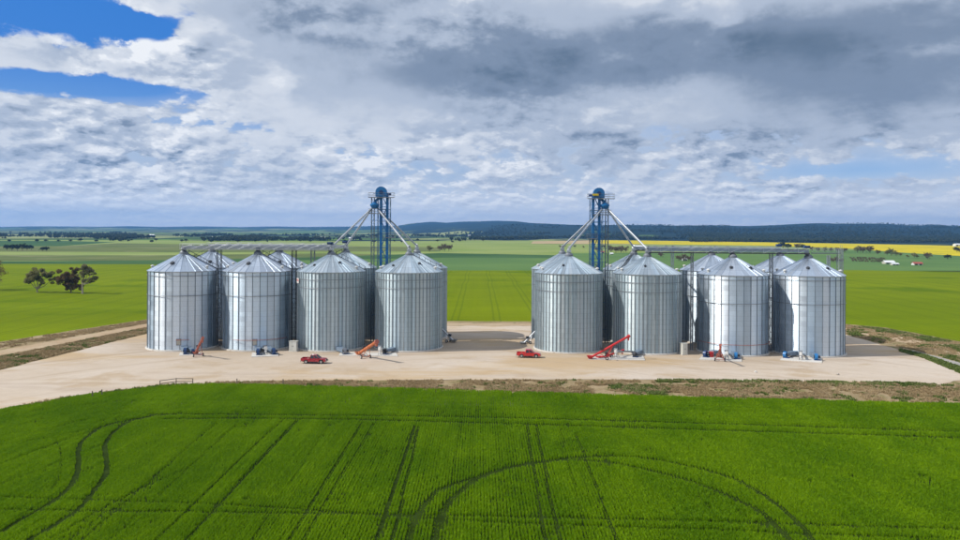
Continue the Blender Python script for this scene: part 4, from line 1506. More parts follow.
# ================================================================== machines at the silo feet
def auger(tail, tip, r, m, label, group, wheels=True, hood=None):
    """a wheeled grain auger: hopper at the tail on the ground, raised head, lift frame and axle"""
    tail, tip = Vector(tail), Vector(tip)
    o = empty('grain_auger', (tail.x, tail.y, 0))
    prop(o, label, 'auger', group)
    b0 = Vector((0, 0, tail.z if tail.z else 0.35))
    e0 = tip - Vector((tail.x, tail.y, 0))
    d = (e0 - b0).normalized()
    L = (e0 - b0).length
    mb = MB()
    mb.tube(b0, e0, r, 14)
    for t in (0.15, 0.38, 0.62, 0.86):
        q_ = b0.lerp(e0, t)
        mb.tube(q_ - d * 0.05, q_ + d * 0.05, r * 1.22, 14)
    mb.build('auger_tube', m, o, smooth=True)
    mb = MB()
    mb.tube(e0 - d * 0.2, e0 + d * 0.45, r * 1.35, 12)
    mb.tube(e0 + d * 0.1, e0 + d * 0.1 + Vector((0, 0, -0.9)), r * 0.9, 10, r * 0.7)
    mb.build('discharge_head', hood or m, o)
    mb = MB()                                              # intake hopper, open topped
    h = Vector((d.x, d.y, 0)).normalized()
    s = Vector((-h.y, h.x, 0))
    c = b0 + Vector((0, 0, 0.05)) - h * 0.1
    lo = [c + h * a * 0.35 + s * k * 0.35 - Vector((0, 0, 0.25)) for a, k in ((-1, -1), (1, -1), (1, 1), (-1, 1))]
    hi = [c + h * a * 0.7 + s * k * 0.7 + Vector((0, 0, 0.35)) for a, k in ((-1, -1), (1, -1), (1, 1), (-1, 1))]
    mb.add(lo + hi, [(0, 1, 2, 3), (0, 4, 5, 1), (1, 5, 6, 2), (2, 6, 7, 3), (3, 7, 4, 0)])
    mb.build('hopper', m, o)
    # lift frame: two legs from the axle to the tube, plus stays
    ax = b0.lerp(e0, 0.42)
    axle = Vector((ax.x, ax.y, 0.36))
    mb = MB()
    for k in (-0.9, 0.9):
        mb.bar(axle + s * k, b0.lerp(e0, 0.60) + s * k * 0.15, 0.09, 0.09)
        mb.bar(axle + s * k, b0.lerp(e0, 0.22) + s * k * 0.15, 0.08, 0.08)
    mb.bar(axle - s * 1.0, axle + s * 1.0, 0.10, 0.10)
    mb.build('lift_frame', m, o)
    for k in (-1.0, 1.0):
        mb = MB()
        q_ = axle + s * k
        mb.tube(q_ - s * 0.10, q_ + s * 0.10, 0.36, 16)
        w = mb.build('wheel', M['rubber'], o)
        mb = MB()
        mb.tube(q_ - s * 0.12, q_ + s * 0.12, 0.18, 10)
        mb.build('rim', M['white'], w)
    mb = MB()
    q_ = b0.lerp(e0, 0.30) + Vector((0, 0, r + 0.32))
    mb.box(q_, (0.7, 0.5, 0.5), rz=math.atan2(h.y, h.x))
    mb.build('engine', M['dark_steel'], o, bevel=0.04)
    # truss cable above the tube
    mb = MB()
    pk = b0.lerp(e0, 0.55) + Vector((0, 0, 0.9))
    mb.tube(b0.lerp(e0, 0.1), pk, 0.02, 4)
    mb.tube(pk, b0.lerp(e0, 0.97), 0.02, 4)
    mb.bar(b0.lerp(e0, 0.55), pk, 0.05, 0.05)
    mb.build('truss_cable', M['dark_steel'], o)
    return o


def tip_at(px_ground, py_ground, py_tip):
    g = at(px_ground, py_ground)
    return Vector((g.x, g.y, at(px_ground, py_tip, Y=g.y).z))


ag = 'grain augers at the silo feet'
auger(at(195.5, 354.6), tip_at(202.4, 359.5, 338.5), 0.23, M['red_faded'], 'faded red auger standing steeply beside the far left silo', ag)
auger(at(358.5, 355.2), tip_at(376.3, 363.0, 342.0), 0.34, M['orange'], 'rusty orange auger between the two dull front silos of the left group', ag, hood=M['red_faded'])
auger(at(590.5, 359.2), tip_at(628.0, 359.5, 336.5), 0.24, M['red'], 'bright red auger leaning towards the right across a gap between two dull silos', ag)
auger(at(719.5, 357.8), tip_at(720.3, 366.5, 345.5), 0.20, M['red_faded'], 'small rusty auger seen end-on before the silo with the red box', ag)
auger(at(523.5, 343.6), tip_at(536.5, 343.2, 330.0), 0.22, M['galv'], 'pale galvanised auger leaning on the silo at the right side of the gravel gap', ag, hood=M['dark_steel'])
auger(at(453.5, 342.4), tip_at(441.5, 341.5, 328.5), 0.22, M['galv'], 'galvanised auger in shade leaning on the silo left of the gravel gap', ag, hood=M['dark_steel'])
# second, lower machine lying beneath the bright red auger
auger(at(600, 358.0), tip_at(622.0, 356.5, 350.5), 0.17, M['red'], 'short low red auger lying under the long bright red one', ag)


def fan(px, py, c, label, m, s=1.0):
    """centrifugal aeration fan: snail housing, motor, and a duct tapering into the silo wall"""
    p = at(px, py)
    ang = math.atan2(c.y - p.y, c.x - p.x)
    o = empty('aeration_fan', (p.x, p.y, 0), ang)
    prop(o, label, 'fan', 'aeration fans at the silo feet')
    dist = math.hypot(c.x - p.x, c.y - p.y) - R_S
    mb = MB()
    prof = [(0.62 * s * (1 + 0.28 * t / (2 * math.pi)) * math.cos(t), 0.85 * s + 0.62 * s * (1 + 0.28 * t / (2 * math.pi)) * math.sin(t)) for t in [2 * math.pi * k / 20 for k in range(20)]]
    mb.prism(prof, -0.30 * s, 0.30 * s)
    mb.build('fan_housing', m, o)
    mb = MB()
    x0, x1 = 0.3 * s, max(dist + 0.15, 0.9)
    a = [(x0, -0.28 * s, 0.35), (x0, 0.28 * s, 0.35), (x0, 0.28 * s, 1.2 * s), (x0, -0.28 * s, 1.2 * s)]
    b_ = [(x1, -0.75 * s, 0.3), (x1, 0.75 * s, 0.3), (x1, 0.75 * s, 1.1 * s), (x1, -0.75 * s, 1.1 * s)]
    mb.add(a + b_, [(0, 1, 2, 3), (4, 7, 6, 5), (0, 4, 5, 1), (1, 5, 6, 2), (2, 6, 7, 3), (3, 7, 4, 0)])
    mb.build('duct', M['fan_blue_pale'], o)
    mb = MB()
    mb.tube((0, -0.30 * s, 0.85 * s), (0, -0.85 * s, 0.85 * s), 0.24 * s, 12)
    mb.tube((0, 0.30 * s, 0.85 * s), (0, 0.42 * s, 0.85 * s), 0.36 * s, 14)
    mb.build('motor', M['dark_steel'], o)
    mb = MB()
    mb.box((0, -0.25 * s, 0.12), (1.1 * s, 1.3 * s, 0.24))
    mb.build('skid', M['blue_dark'], o)
    return o


M['fan_blue_pale'] = painted('pale_blue_duct', (0.20, 0.27, 0.36), 0.5, 0.2)
fan(185.0, 354.6, FR[1], 'dark blue fan at the far left silo, left of its faded red auger', M['blue_dark'])
fan(193.0, 354.2, FR[1], 'small dark fan tucked directly behind the tail of the faded red auger', M['blue_dark'], 0.8)
fan(258.0, 355.4, FR[2], 'dark blue fan on a slab, left one of the pair left of the white cabinet', M['blue_dark'])
fan(273.5, 354.9, FR[2], 'dark blue fan on a slab, the one of its pair nearer the white cabinet', M['blue_dark'])
fan(344.5, 354.6, FR[3], 'grey fan at the foot of the pink-sign silo, left of the orange auger', M['grey_steel'])
fan(384.5, 354.4, FR[4], 'dark fan right of the orange auger at the foot of a dull silo', M['dark_steel'], 0.9)
fan(634.5, 357.5, FR[6], 'dark fan at the foot of the dull silo, right of the bright red auger', M['dark_steel'], 0.9)
fan(705.5, 357.4, FR[7], 'dark blue fan just left of the red box', M['blue_dark'])
fan(735.8, 359.2, FR[7], 'blue fan right of the rusty end-on auger', M['blue'])
fan(785.3, 358.2, FR[8], 'blue fan at the left foot of the last silo on the right', M['blue'])
fan(816.0, 360.6, FR[8], 'blue fan at the right foot of the last silo on the right', M['blue'])


def outlet(px, py, c, label):
    """unloading outlet: short inclined sump tube with gearbox and motor on a stand"""
    p = at(px, py)
    ang = math.atan2(c.y - p.y, c.x - p.x)
    o = empty('unloading_outlet', (p.x, p.y, 0), ang)
    prop(o, label, 'machine', 'unloading outlets at the silo feet')
    dist = math.hypot(c.x - p.x, c.y - p.y) - R_S
    mb = MB()
    mb.tube((dist + 0.2, 0, 0.45), (-0.4, 0, 1.5), 0.22, 10)
    mb.build('outlet_tube', M['galv'], o)
    mb = MB()
    mb.box((-0.5, 0, 1.5), (0.7, 0.6, 0.7))
    mb.tube((-0.5, 0, 1.2), (-0.5, 0, 0.6), 0.2, 8, 0.26)
    mb.build('gearbox', M['white'], o, bevel=0.05)
    mb = MB()
    mb.tube((-0.3, -0.3, 1.95), (-0.3, 0.5, 1.95), 0.2, 10)
    mb.build('motor', M['grey_steel'], o)
    mb = MB()
    for y in (-0.35, 0.35):
        mb.bar((-0.6, y, 0), (-0.4, y * 0.6, 1.3), 0.07, 0.07)
        mb.bar((0.4, y, 0), (0.0, y * 0.6, 1.1), 0.07, 0.07)
    mb.build('stand', M['grey_steel'], o)
    return o


outlet(265.5, 354.6, FR[2], 'white unloading gearbox between the two blue fans left of the cabinet')
outlet(381.0, 355.2, FR[4], 'white unloading machine just right of the orange auger')
outlet(727.0, 359.6, FR[7], 'white unloading machine between the rusty end-on auger and a blue fan')
outlet(801.0, 360.2, FR[8], 'white unloading machine between the two blue fans of the last silo')
outlet(617.0, 358.0, FR[6], 'pale unloading machine behind the bright red auger')


def slab(pix, label):
    w = [at(*p) for p in pix]
    mb = MB()
    n = len(w)
    mb.add([(p.x, p.y, -0.1) for p in w] + [(p.x, p.y, 0.12) for p in w], [tuple(range(n))[::-1], tuple(range(n, 2 * n))] + [(i, (i + 1) % n, n + (i + 1) % n, n + i) for i in range(n)])
    prop(mb.build('concrete_slab', M['concrete']), label, 'slab', 'concrete slabs at the silo feet')


slab([(179, 355.6), (203, 355.6), (202.5, 352.8), (180, 352.8)], 'white concrete slab under the fans of the far left silo')
slab([(251.5, 357.2), (278.5, 356.2), (277, 352.6), (252, 353.0)], 'white concrete slab under the two blue fans left of the white cabinet')
slab([(339, 355.8), (398, 356.4), (396, 353.2), (340, 353.2)], 'pale concrete slab running under the orange auger between two dull silos')
slab([(588, 359.6), (645, 360.4), (643, 355.8), (590, 355.2)], 'pale concrete slab under the bright red auger')
slab([(699, 359.6), (742, 361.8), (741, 357.0), (702, 356.2)], 'white concrete slab under the red box and rusty auger')
slab([(780, 360.0), (822, 363.0), (822, 358.0), (783, 357.4)], 'white concrete slab under the machines of the last silo on the right')


def cabinet(px, py, w, h, d, m, label, name='electrical_cabinet', cat='cabinet', rz=0.0):
    p = at(px, py)
    o = empty(name, (p.x, p.y + d / 2, 0), rz)
    prop(o, label, cat)
    mb = MB()
    mb.box((0, 0, h / 2 + 0.08), (w, d, h))
    mb.build('body', m, o, bevel=0.03)
    mb = MB()
    mb.box((0, 0, h + 0.12), (w + 0.2, d + 0.2, 0.08))
    mb.build('lid', m, o)
    for k in (-0.25, 0.25):
        mb = MB()
        mb.box((w * k, -d / 2 - 0.02, h / 2 + 0.1), (w * 0.46, 0.04, h * 0.86))
        q_ = mb.build('door', m, o)
        mb = MB()
        mb.box((w * k * 0.3, -d / 2 - 0.06, h / 2 + 0.1), (0.05, 0.05, 0.22))
        mb.build('handle', M['dark_steel'], q_)
    mb = MB()
    mb.box((0, 0, 0.04), (w + 0.3, d + 0.3, 0.12))
    mb.build('plinth', M['concrete'], o)
    return o


M['cab_white'] = painted('cream_white_cabinet', (0.66, 0.66, 0.60), 0.5, 0.0, 0.1)
cabinet(293.0, 351.4, 1.75, 2.15, 1.1, M['cab_white'], 'cream white cabinet in the gap left of the pink-sign silo', rz=-0.12)
cabinet(684.3, 354.8, 1.25, 2.4, 1.3, M['cab_white'], 'cream white cabinet right of the dull red-auger silo', rz=0.25)
cabinet(711.8, 357.8, 0.75, 1.15, 0.7, M['red'], 'small bright red box standing at the foot of a mirror-bright silo', 'fuel_box', 'box')


# ================================================================== the two utes
def ute(p, rz, paint, label, lift=0.0):
    o = empty('pickup_truck', (p.x, p.y, 0.0), rz)
    prop(o, label, 'pickup', 'red pickups parked on the gravel')
    Wd, Lh = 0.92, 2.65

    def arch(cx, r, z0, n=8):
        return [(cx - r * math.cos(math.pi * k / n), z0 + r * math.sin(math.pi * k / n)) for k in range(n + 1)]
    # lower body, front and cab: one profile with the wheel arches cut in
    front_c, rear_c, zr = 1.62, -1.52, 0.42
    prof = [(-0.72, 0.42), (-0.72, 1.05), (0.0, 1.07), (0.78, 1.08), (1.35, 1.06), (2.15, 0.99), (2.50, 0.88), (2.60, 0.70), (2.60, 0.42)]
    prof += [(2.10, 0.36)] + arch(front_c, 0.47, zr)[::-1] + [(1.02, 0.36), (-0.72, 0.36)]
    mb = MB()
    mb.prism(prof, -Wd, Wd)
    mb.build('body', paint, o, bevel=0.035)
    # tub: two sides, floor, headboard and tailgate, open on top
    side = [(-2.55, 0.52), (-2.55, 1.10), (-0.75, 1.10), (-0.75, 0.36), (-0.98, 0.36)] + arch(rear_c, 0.47, zr)[::-1] + [(-2.10, 0.42)]
    mb = MB()
    mb.prism(side, -Wd, -Wd + 0.09)
    mb.prism(side, Wd - 0.09, Wd)
    mb.box((-1.65, 0, 0.62), (1.75, 1.66, 0.06))
    mb.box((-0.80, 0, 0.85), (0.06, 1.66, 0.5))
    mb.build('cargo_tub', paint, o)
    mb = MB()
    mb.box((-2.55, 0, 0.84), (0.07, 1.62, 0.52))
    tg_ = mb.build('tailgate', paint, o, bevel=0.015)
    mb = MB()
    mb.box((-2.60, 0, 0.98), (0.04, 0.26, 0.06))
    mb.build('handle', M['dark_steel'], tg_)
    # cabin: glass house with pillars and roof
    zb, zt = 1.06, 1.68
    base = [(-0.72, -0.86), (1.28, -0.86), (1.28, 0.86), (-0.72, 0.86)]
    top = [(-0.55, -0.68), (0.48, -0.68), (0.48, 0.68), (-0.55, 0.68)]
    mb = MB()
    mb.add([(x, y, zb) for x, y in base] + [(x, y, zt) for x, y in top], [(0, 1, 5, 4), (1, 2, 6, 5), (2, 3, 7, 6), (3, 0, 4, 7), (4, 5, 6, 7), (0, 3, 2, 1)])
    mb.build('window_glass', M['glass'], o)
    mb = MB()
    mb.box((-0.035, 0, zt + 0.03), (1.18, 1.44, 0.07))
    mb.build('roof', paint, o, bevel=0.03)
    pl = MB()
    for sy in (-1, 1):
        for xb, xt in ((-0.70, -0.54), (0.30, 0.0), (1.27, 0.47)):
            pl.bar((xb, sy * 0.875, zb - 0.02), (xt, sy * 0.695, zt + 0.02), 0.08, 0.07)
    pl.build('cab_pillars', paint, o)
    for sy in (-1, 1):
        for x0, x1 in ((-0.62, 0.26), (0.32, 1.18)):
            mb = MB()
            mb.box(((x0 + x1) / 2, sy * (Wd + 0.008), 0.74), (x1 - x0, 0.03, 0.60))
            dr = mb.build('door', paint, o, bevel=0.01)
            mb = MB()
            mb.box((x0 + 0.12, sy * (Wd + 0.035), 0.92), (0.16, 0.03, 0.035))
            mb.build('handle', M['dark_steel'], dr)
        mb = MB()
        mb.box((1.05, sy * (Wd + 0.13), 1.14), (0.10, 0.20, 0.16))
        mb.build('mirror', M['dark_steel'], o, bevel=0.02)
        mb = MB()
        mb.box((2.52, sy * 0.70, 0.80), (0.16, 0.34, 0.15))
        mb.build('headlight', M['lamp'], o, bevel=0.02)
        mb = MB()
        mb.box((-2.56, sy * 0.87, 0.84), (0.08, 0.11, 0.34))
        mb.build('tail_light', M['tail'], o)
        mb = MB()
        mb.box((-0.05, sy * (Wd + 0.05), 0.36), (1.9, 0.16, 0.06))
        mb.build('side_step', M['dark_steel'], o)
    mb = MB()
    mb.box((2.66, 0, 0.52), (0.16, 1.86, 0.26))
    mb.build('front_bumper', M['bull_bar'], o, bevel=0.04)
    mb = MB()
    mb.box((2.61, 0, 0.80), (0.05, 0.95, 0.17))
    mb.build('grille', M['dark_steel'], o)
    mb = MB()
    mb.box((-2.66, 0, 0.46), (0.14, 1.7, 0.18))
    mb.build('rear_bumper', M['bull_bar'], o, bevel=0.03)
    for cx in (front_c, rear_c):
        for sy in (-1, 1):
            mb = MB()
            mb.lathe([(0.20, sy * (Wd - 0.24)), (0.37, sy * (Wd - 0.23)), (0.395, sy * (Wd - 0.18)), (0.395, sy * (Wd - 0.04)), (0.37, sy * Wd), (0.24, sy * Wd)], (cx, 0, 0.395), 22, axis='Y')
            w = mb.build('tyre', M['rubber'], o, smooth=True)
            mb = MB()
            mb.lathe([(0.0, sy * (Wd - 0.03)), (0.10, sy * (Wd - 0.02)), (0.12, sy * (Wd - 0.06)), (0.23, sy * (Wd - 0.06)), (0.245, sy * (Wd - 0.0))], (cx, 0, 0.395), 16, axis='Y')
            mb.build('rim', M['rim'], w)
    mb = MB()
    mb.box((0, 0, 0.40), (4.6, 1.3, 0.14))
    mb.build('chassis', M['dark_steel'], o)
    return o


M['rim'] = painted('alloy_rim', (0.55, 0.55, 0.55), 0.35, 0.7)
M['bull_bar'] = painted('silver_bumper', (0.40, 0.40, 0.41), 0.4, 0.6)
ute(at(314.3, 363.0), math.radians(-3), M['ute_dark'], 'dark red dual-cab ute parked on gravel before the pink-sign silo')
ute(at(528.6, 357.2), math.radians(-4), M['ute_bright'], 'bright red dual-cab ute parked before the gap beside a dull silo')


# ================================================================== gate, posts, small things on the verge
def gate():
    A, B_, C = at(160, 386.4), at(176.2, 384.6), at(192.8, 384.2)
    o = empty('timber_rail_fence', (A.x, A.y, 0))
    prop(o, 'short two-panel rail fence of dark timber at the edge of the crop', 'fence')
    for p, h in ((A, 1.05), (B_, 1.15), (C, 1.05)):
        mb = MB()
        mb.tube((p.x - A.x, p.y - A.y, -0.1), (p.x - A.x, p.y - A.y, h), 0.085, 8, 0.075)
        mb.build('post', M['timber'], o)
    for p, q_, z0, z1 in ((A, B_, 1.0, 1.08), (B_, C, 1.08, 1.0), (A, B_, 0.5, 0.55), (B_, C, 0.55, 0.5)):
        mb = MB()
        mb.bar((p.x - A.x, p.y - A.y - 0.1, z0), (q_.x - A.x, q_.y - A.y - 0.1, z1), 0.06, 0.11)
        mb.build('rail', M['timber'], o)


gate()
post_places = [(236.8, 383.9, 'leftmost old timber post on the verge, just right of the rail fence'), (283, 384.4, 'old timber post on the dry verge below the dark red ute'),
               (101.8, 395.2, 'dark old post among weeds at the pad edge, left of the rail fence'), (92.5, 396.6, 'short leaning stump post at the pad edge near the far left')]
for px_, py_, lb in post_places:
    p = at(px_, py_)
    mb = MB()
    h = rnd.uniform(0.75, 1.0)
    mb.tube((0, 0, -0.1), (rnd.uniform(-0.06, 0.06), 0, h), 0.11, 8, 0.08)
    mb.tube((0, 0, h * 0.8), (0.0, 0.02, h * 0.83), 0.10, 8)
    o = mb.build('fence_post', M['timber'], None, loc=(p.x, p.y, 0))
    prop(o, lb, 'post', 'old posts along the verge')


def rock(px_, py_, s, m, label, cat='stone', name='stone'):
    p = at(px_, py_)
    bm = bmesh.new()
    bmesh.ops.create_icosphere(bm, subdivisions=2, radius=s)
    r = random.Random(int(px_))
    for v in bm.verts:
        v.co *= 1 + r.uniform(-0.18, 0.18)
        v.co.z *= 0.7
    me = bpy.data.meshes.new(name)
    bm.to_mesh(me)
    bm.free()
    me.materials.append(m)
    o = link(name, me, None, (p.x, p.y, s * 0.35))
    prop(o, label, cat)


M['rock'] = painted('pale_rock', (0.42, 0.38, 0.33), 0.95, 0.0, 0.4)
rock(755.6, 372.2, 0.26, M['white'], 'white lump lying on the gravel below the mirror-bright silos')
rock(837.5, 374.6, 0.30, M['rock'], 'brownish stone lying on the gravel below the last silo')
rock(617.0, 360.5, 0.20, M['rock'], 'small brown stone on gravel below the bright red auger')


# ================================================================== trees
M['bark'] = painted('pale_gum_bark', (0.34, 0.29, 0.23), 0.9, 0.0, 0.4, 1.5)
M['bark_dark'] = painted('dark_bark', (0.12, 0.09, 0.065), 0.9, 0.0, 0.3, 1.5)
M['leaf_olive'] = foliage('olive_gum_leaf', (0.16, 0.16, 0.06), (0.30, 0.28, 0.12), 0.4)
M['leaf_dark'] = foliage('dark_russet_leaf', (0.15, 0.105, 0.05), (0.26, 0.18, 0.09), 0.4)
M['leaf_pale'] = foliage('pale_gum_leaf', (0.17, 0.17, 0.08), (0.30, 0.27, 0.15), 0.4)
M['leaf_brown'] = foliage('brownish_leaf', (0.12, 0.09, 0.06), (0.20, 0.15, 0.11), 0.15)


def tree_parts(seed, h, w, n, leaf, crown, trunk_h, limbs, clumps=None, flat=1.0):
    """trunk and limbs as one mesh, crown of many small leaf sprays as another; size in metres"""
    r = random.Random(seed)
    tb, cb = MB(), MB()
    nodes = clumps
    if nodes is None:
        nodes = []
        for i in range(limbs):
            a = 2 * math.pi * i / limbs + r.uniform(-0.4, 0.4)
            q = r.uniform(0.25, 0.72) * w / 2
            nodes.append((q * math.cos(a), q * math.sin(a), h * r.uniform(0.50, 0.82), w * r.uniform(0.16, 0.26)))
        nodes.append((r.uniform(-0.1, 0.1) * w, 0, h * 0.84, w * 0.22))
    tr = 0.035 * h
    fork = Vector((r.uniform(-0.1, 0.1) * w * 0.3, 0, trunk_h))
    tb.tube((0, 0, -0.3), fork, tr, 8, tr * 0.7, cap=False)
    for x, y, z, s in nodes:
        e = Vector((x, y, z - s * 0.2))
        m1 = fork.lerp(e, 0.5) + Vector((r.uniform(-0.3, 0.3), r.uniform(-0.3, 0.3), -0.05 * h))
        tb.tube(fork, m1, tr * 0.55, 6, tr * 0.38, cap=False)
        tb.tube(m1, e, tr * 0.38, 6, tr * 0.12, cap=False)
        for k in range(3):
            d = Vector((r.gauss(0, 1), r.gauss(0, 1), r.gauss(0.3, 0.8))).normalized()
            tb.tube(m1.lerp(e, 0.6), e + d * s * 0.8, tr * 0.16, 4, tr * 0.05, cap=False)
    nodes = [(x, y, z, s * 1.12) for x, y, z, s in nodes]
    tot = sum(c[3] ** 2 for c in nodes)
    for x, y, z, s in nodes:
        sub = [(Vector((x, y, z)) + Vector((r.gauss(0, 0.55), r.gauss(0, 0.55), r.gauss(0, 0.42 * flat))) * s, s * r.uniform(0.38, 0.62)) for _ in range(9)]
        for k in range(int(n * s * s / tot)):
            c, q = sub[r.randrange(len(sub))]
            d = Vector((r.gauss(0, 1), r.gauss(0, 1), r.gauss(0, 1))).normalized()
            p = c + Vector((d.x, d.y, d.z * 0.75)) * q * (r.random() ** 0.35)
            u = Vector((r.gauss(0, 1), r.gauss(0, 1), r.gauss(0, 0.6))).normalized()
            v = u.cross(Vector((r.gauss(0, 1), r.gauss(0, 1), r.gauss(0, 1))).normalized())
            a_, b_ = leaf * r.uniform(0.6, 1.3), leaf * r.uniform(0.35, 0.7)
            cb.add([p - u * a_, p + v * b_, p + u * a_, p - v * b_], [(0, 1, 2, 3)])
    return tb, cb


def plant_tree(px, py, h, w, label, leafmat, bark, seed, clumps=None, n=2600, leaf=0.3, group=None, trunk=0.28, name='gum_tree'):
    p = at(px, py)
    o = empty(name, (p.x, p.y, -0.35))
    prop(o, label, 'tree', group)
    tb, cb = tree_parts(seed, h, w, n, leaf, None, h * trunk, 7, clumps)
    me = bpy.data.meshes.new('trunk')
    me.from_pydata(tb.v, [], tb.f)
    me.materials.append(bark)
    link('trunk', me, o)
    me = bpy.data.meshes.new('crown')
    me.from_pydata(cb.v, [], cb.f)
    me.materials.append(leafmat)
    link('crown', me, o)
    return o


u_ = lambda px_: (px_) * 334.0 / 760.0                      # metres per pixel out where the three gums stand
plant_tree(37.5, 292.2, 10.0, 12.5, 'spreading olive gum tree with several leaning stems in the bright green field', M['leaf_olive'], M['bark'], 3,
           [(u_(-8.5), 0.5, u_(13), u_(4.2)), (u_(-4), -1, u_(17), u_(5.0)), (u_(0), 1, u_(19.5), u_(4.8)), (u_(4), 0, u_(18.5), u_(4.5)), (u_(8), 1, u_(17.5), u_(3.6)), (u_(-2), 0.5, u_(13.5), u_(4.0)),
            (u_(13.5), 0, u_(13.5), u_(3.2)), (u_(6), -1, u_(10.5), u_(2.4))], 8000, 0.36, 'three gum trees in the green field', 0.16)
plant_tree(70.8, 292.8, 10.2, 11.5, 'dense dark russet tree, middle one of three in the bright green field', M['leaf_dark'], M['bark_dark'], 5,
           [(u_(-11), 0, u_(12.5), u_(3.2)), (u_(-6), 0.6, u_(14), u_(4.6)), (u_(-2), -0.8, u_(17.5), u_(4.8)), (u_(1.5), 0.6, u_(13), u_(4.8)), (u_(2), 0, u_(22), u_(3.2)), (u_(-2), 0, u_(7), u_(3.8)),
            (u_(6.5), 0, u_(7), u_(3.8))], 9000, 0.36, 'three gum trees in the green field', 0.14)
plant_tree(82.6, 293.6, 12.6, 8.5, 'tall thin-crowned gum with a white trunk, nearest the silos of the three', M['leaf_pale'], M['bark'], 8,
           [(u_(0.5), 0, u_(26), u_(3.6)), (u_(5), 0.5, u_(23), u_(4.2)), (u_(8.5), 0, u_(21), u_(3.0)), (u_(-1), -0.5, u_(20), u_(3.2)), (u_(11), 0.4, u_(15), u_(3.0)), (u_(6), 0, u_(13), u_(2.6)),
            (u_(1), 0, u_(14), u_(1.8))], 4200, 0.32, 'three gum trees in the green field', 0.34)
plant_tree(-9.5, 290, 12.0, 12.5, 'tree cut off by the left edge of the view, only its crown tip showing', M['leaf_dark'], M['bark_dark'], 12, None, 2200, 0.34)

# smaller trees farther off: a few shapes, copied
proto = {}
for key, (lm, bk, hh, ww, nn, lf) in {'olive': (M['leaf_olive'], M['bark_dark'], 8.0, 9.0, 700, 0.62), 'brown': (M['leaf_brown'], M['bark_dark'], 8.0, 10.0, 600, 0.62),
                                      'dark': (M['far_leaf'], M['bark_dark'], 8.0, 10.0, 800, 0.66)}.items():
    proto[key] = []
    for s in range(3):
        tb, cb = tree_parts(50 + s * 7 + len(key), hh, ww, nn, lf, None, hh * 0.22, 6)
        t_, c_ = bpy.data.meshes.new('trunk'), bpy.data.meshes.new('crown')
        t_.from_pydata(tb.v, [], tb.f)
        t_.materials.append(bk)
        c_.from_pydata(cb.v, [], cb.f)
        c_.materials.append(lm)
        proto[key].append((t_, c_))


def far_tree(px, py, hpx, kind, label, group, k=0):
    p = at(px, py)
    s = hpx * p.y / FPX / 8.0
    o = empty('field_tree', (p.x, p.y, -0.45))
    t_, c_ = proto[kind][k % 3]
    for nm, me in (('trunk', t_), ('crown', c_)):
        c = link(nm, me, o, rz=0)
    o.scale = (s, s, s)
    o.rotation_euler = (0, 0, k * 1.7)
    prop(o, label, 'tree', group)


NTH = ('first second third fourth fifth sixth seventh eighth ninth tenth eleventh twelfth thirteenth fourteenth fifteenth sixteenth seventeenth eighteenth nineteenth twentieth '
       'twenty-first twenty-second twenty-third twenty-fourth twenty-fifth twenty-sixth twenty-seventh twenty-eighth twenty-ninth thirtieth').split()
g1 = 'dark clump of trees in the far left fields'
for k, (x, y, h) in enumerate([(7, 250.2, 5.5), (12, 250.6, 6.5), (17.5, 250.6, 6), (22.5, 250.4, 6.5), (27, 250.2, 5.5), (31.5, 250, 5)]):
    far_tree(x, y, h, 'dark', '%s from the left of six dark clumped trees in the far left fields' % NTH[k], g1, k)
far_tree(42.5, 251.2, 4.6, 'dark', 'small dark tree just right of the far left clump, left one of two', None, 1)
far_tree(46.5, 251.0, 4.4, 'dark', 'small dark tree just right of the far left clump, right one of two', None, 2)
far_tree(9.5, 242.2, 2.8, 'dark', 'tiny dark tree beyond the far left clump', None, 0)
far_tree(45.5, 241.8, 2.8, 'dark', 'tiny dark tree in the dark field beyond the far left clump', None, 1)
g2 = 'brown bare trees beyond the left elevator'
for k, (x, y, h, kd) in enumerate([(440, 251.0, 5.5, 'brown'), (444.5, 251.2, 7, 'brown'), (449, 250.8, 6.5, 'brown')]):
    far_tree(x, y, h, kd, '%s from the left of three brownish trees beyond the gravel gap' % NTH[k], g2, k)
far_tree(429.6, 251.6, 6.0, 'olive', 'single greyish tree left of the three brownish ones beyond the gravel gap', None, 2)
g3 = 'brown trees around the small white house'
for k, (x, y, h) in enumerate([(597.5, 252, 5), (611, 252.4, 6), (616, 252.8, 7), (621, 252.6, 6.5), (626, 252.2, 5)]):
    far_tree(x, y, h, 'brown', '%s from the left of five brown trees round the small white house' % NTH[k], g3, k)
for k, (x, y, h) in enumerate([(679, 261.0, 6), (684.5, 261.4, 7), (689, 261.0, 5.5), (660.5, 257.0, 5)]):
    far_tree(x, y, h, 'brown', '%s from the left of four brown trees seen under the right gallery' % ('second', 'third', 'fourth', 'first')[k], 'brown trees seen under the right gallery', k)
g4 = 'trees along the edge of the canola'
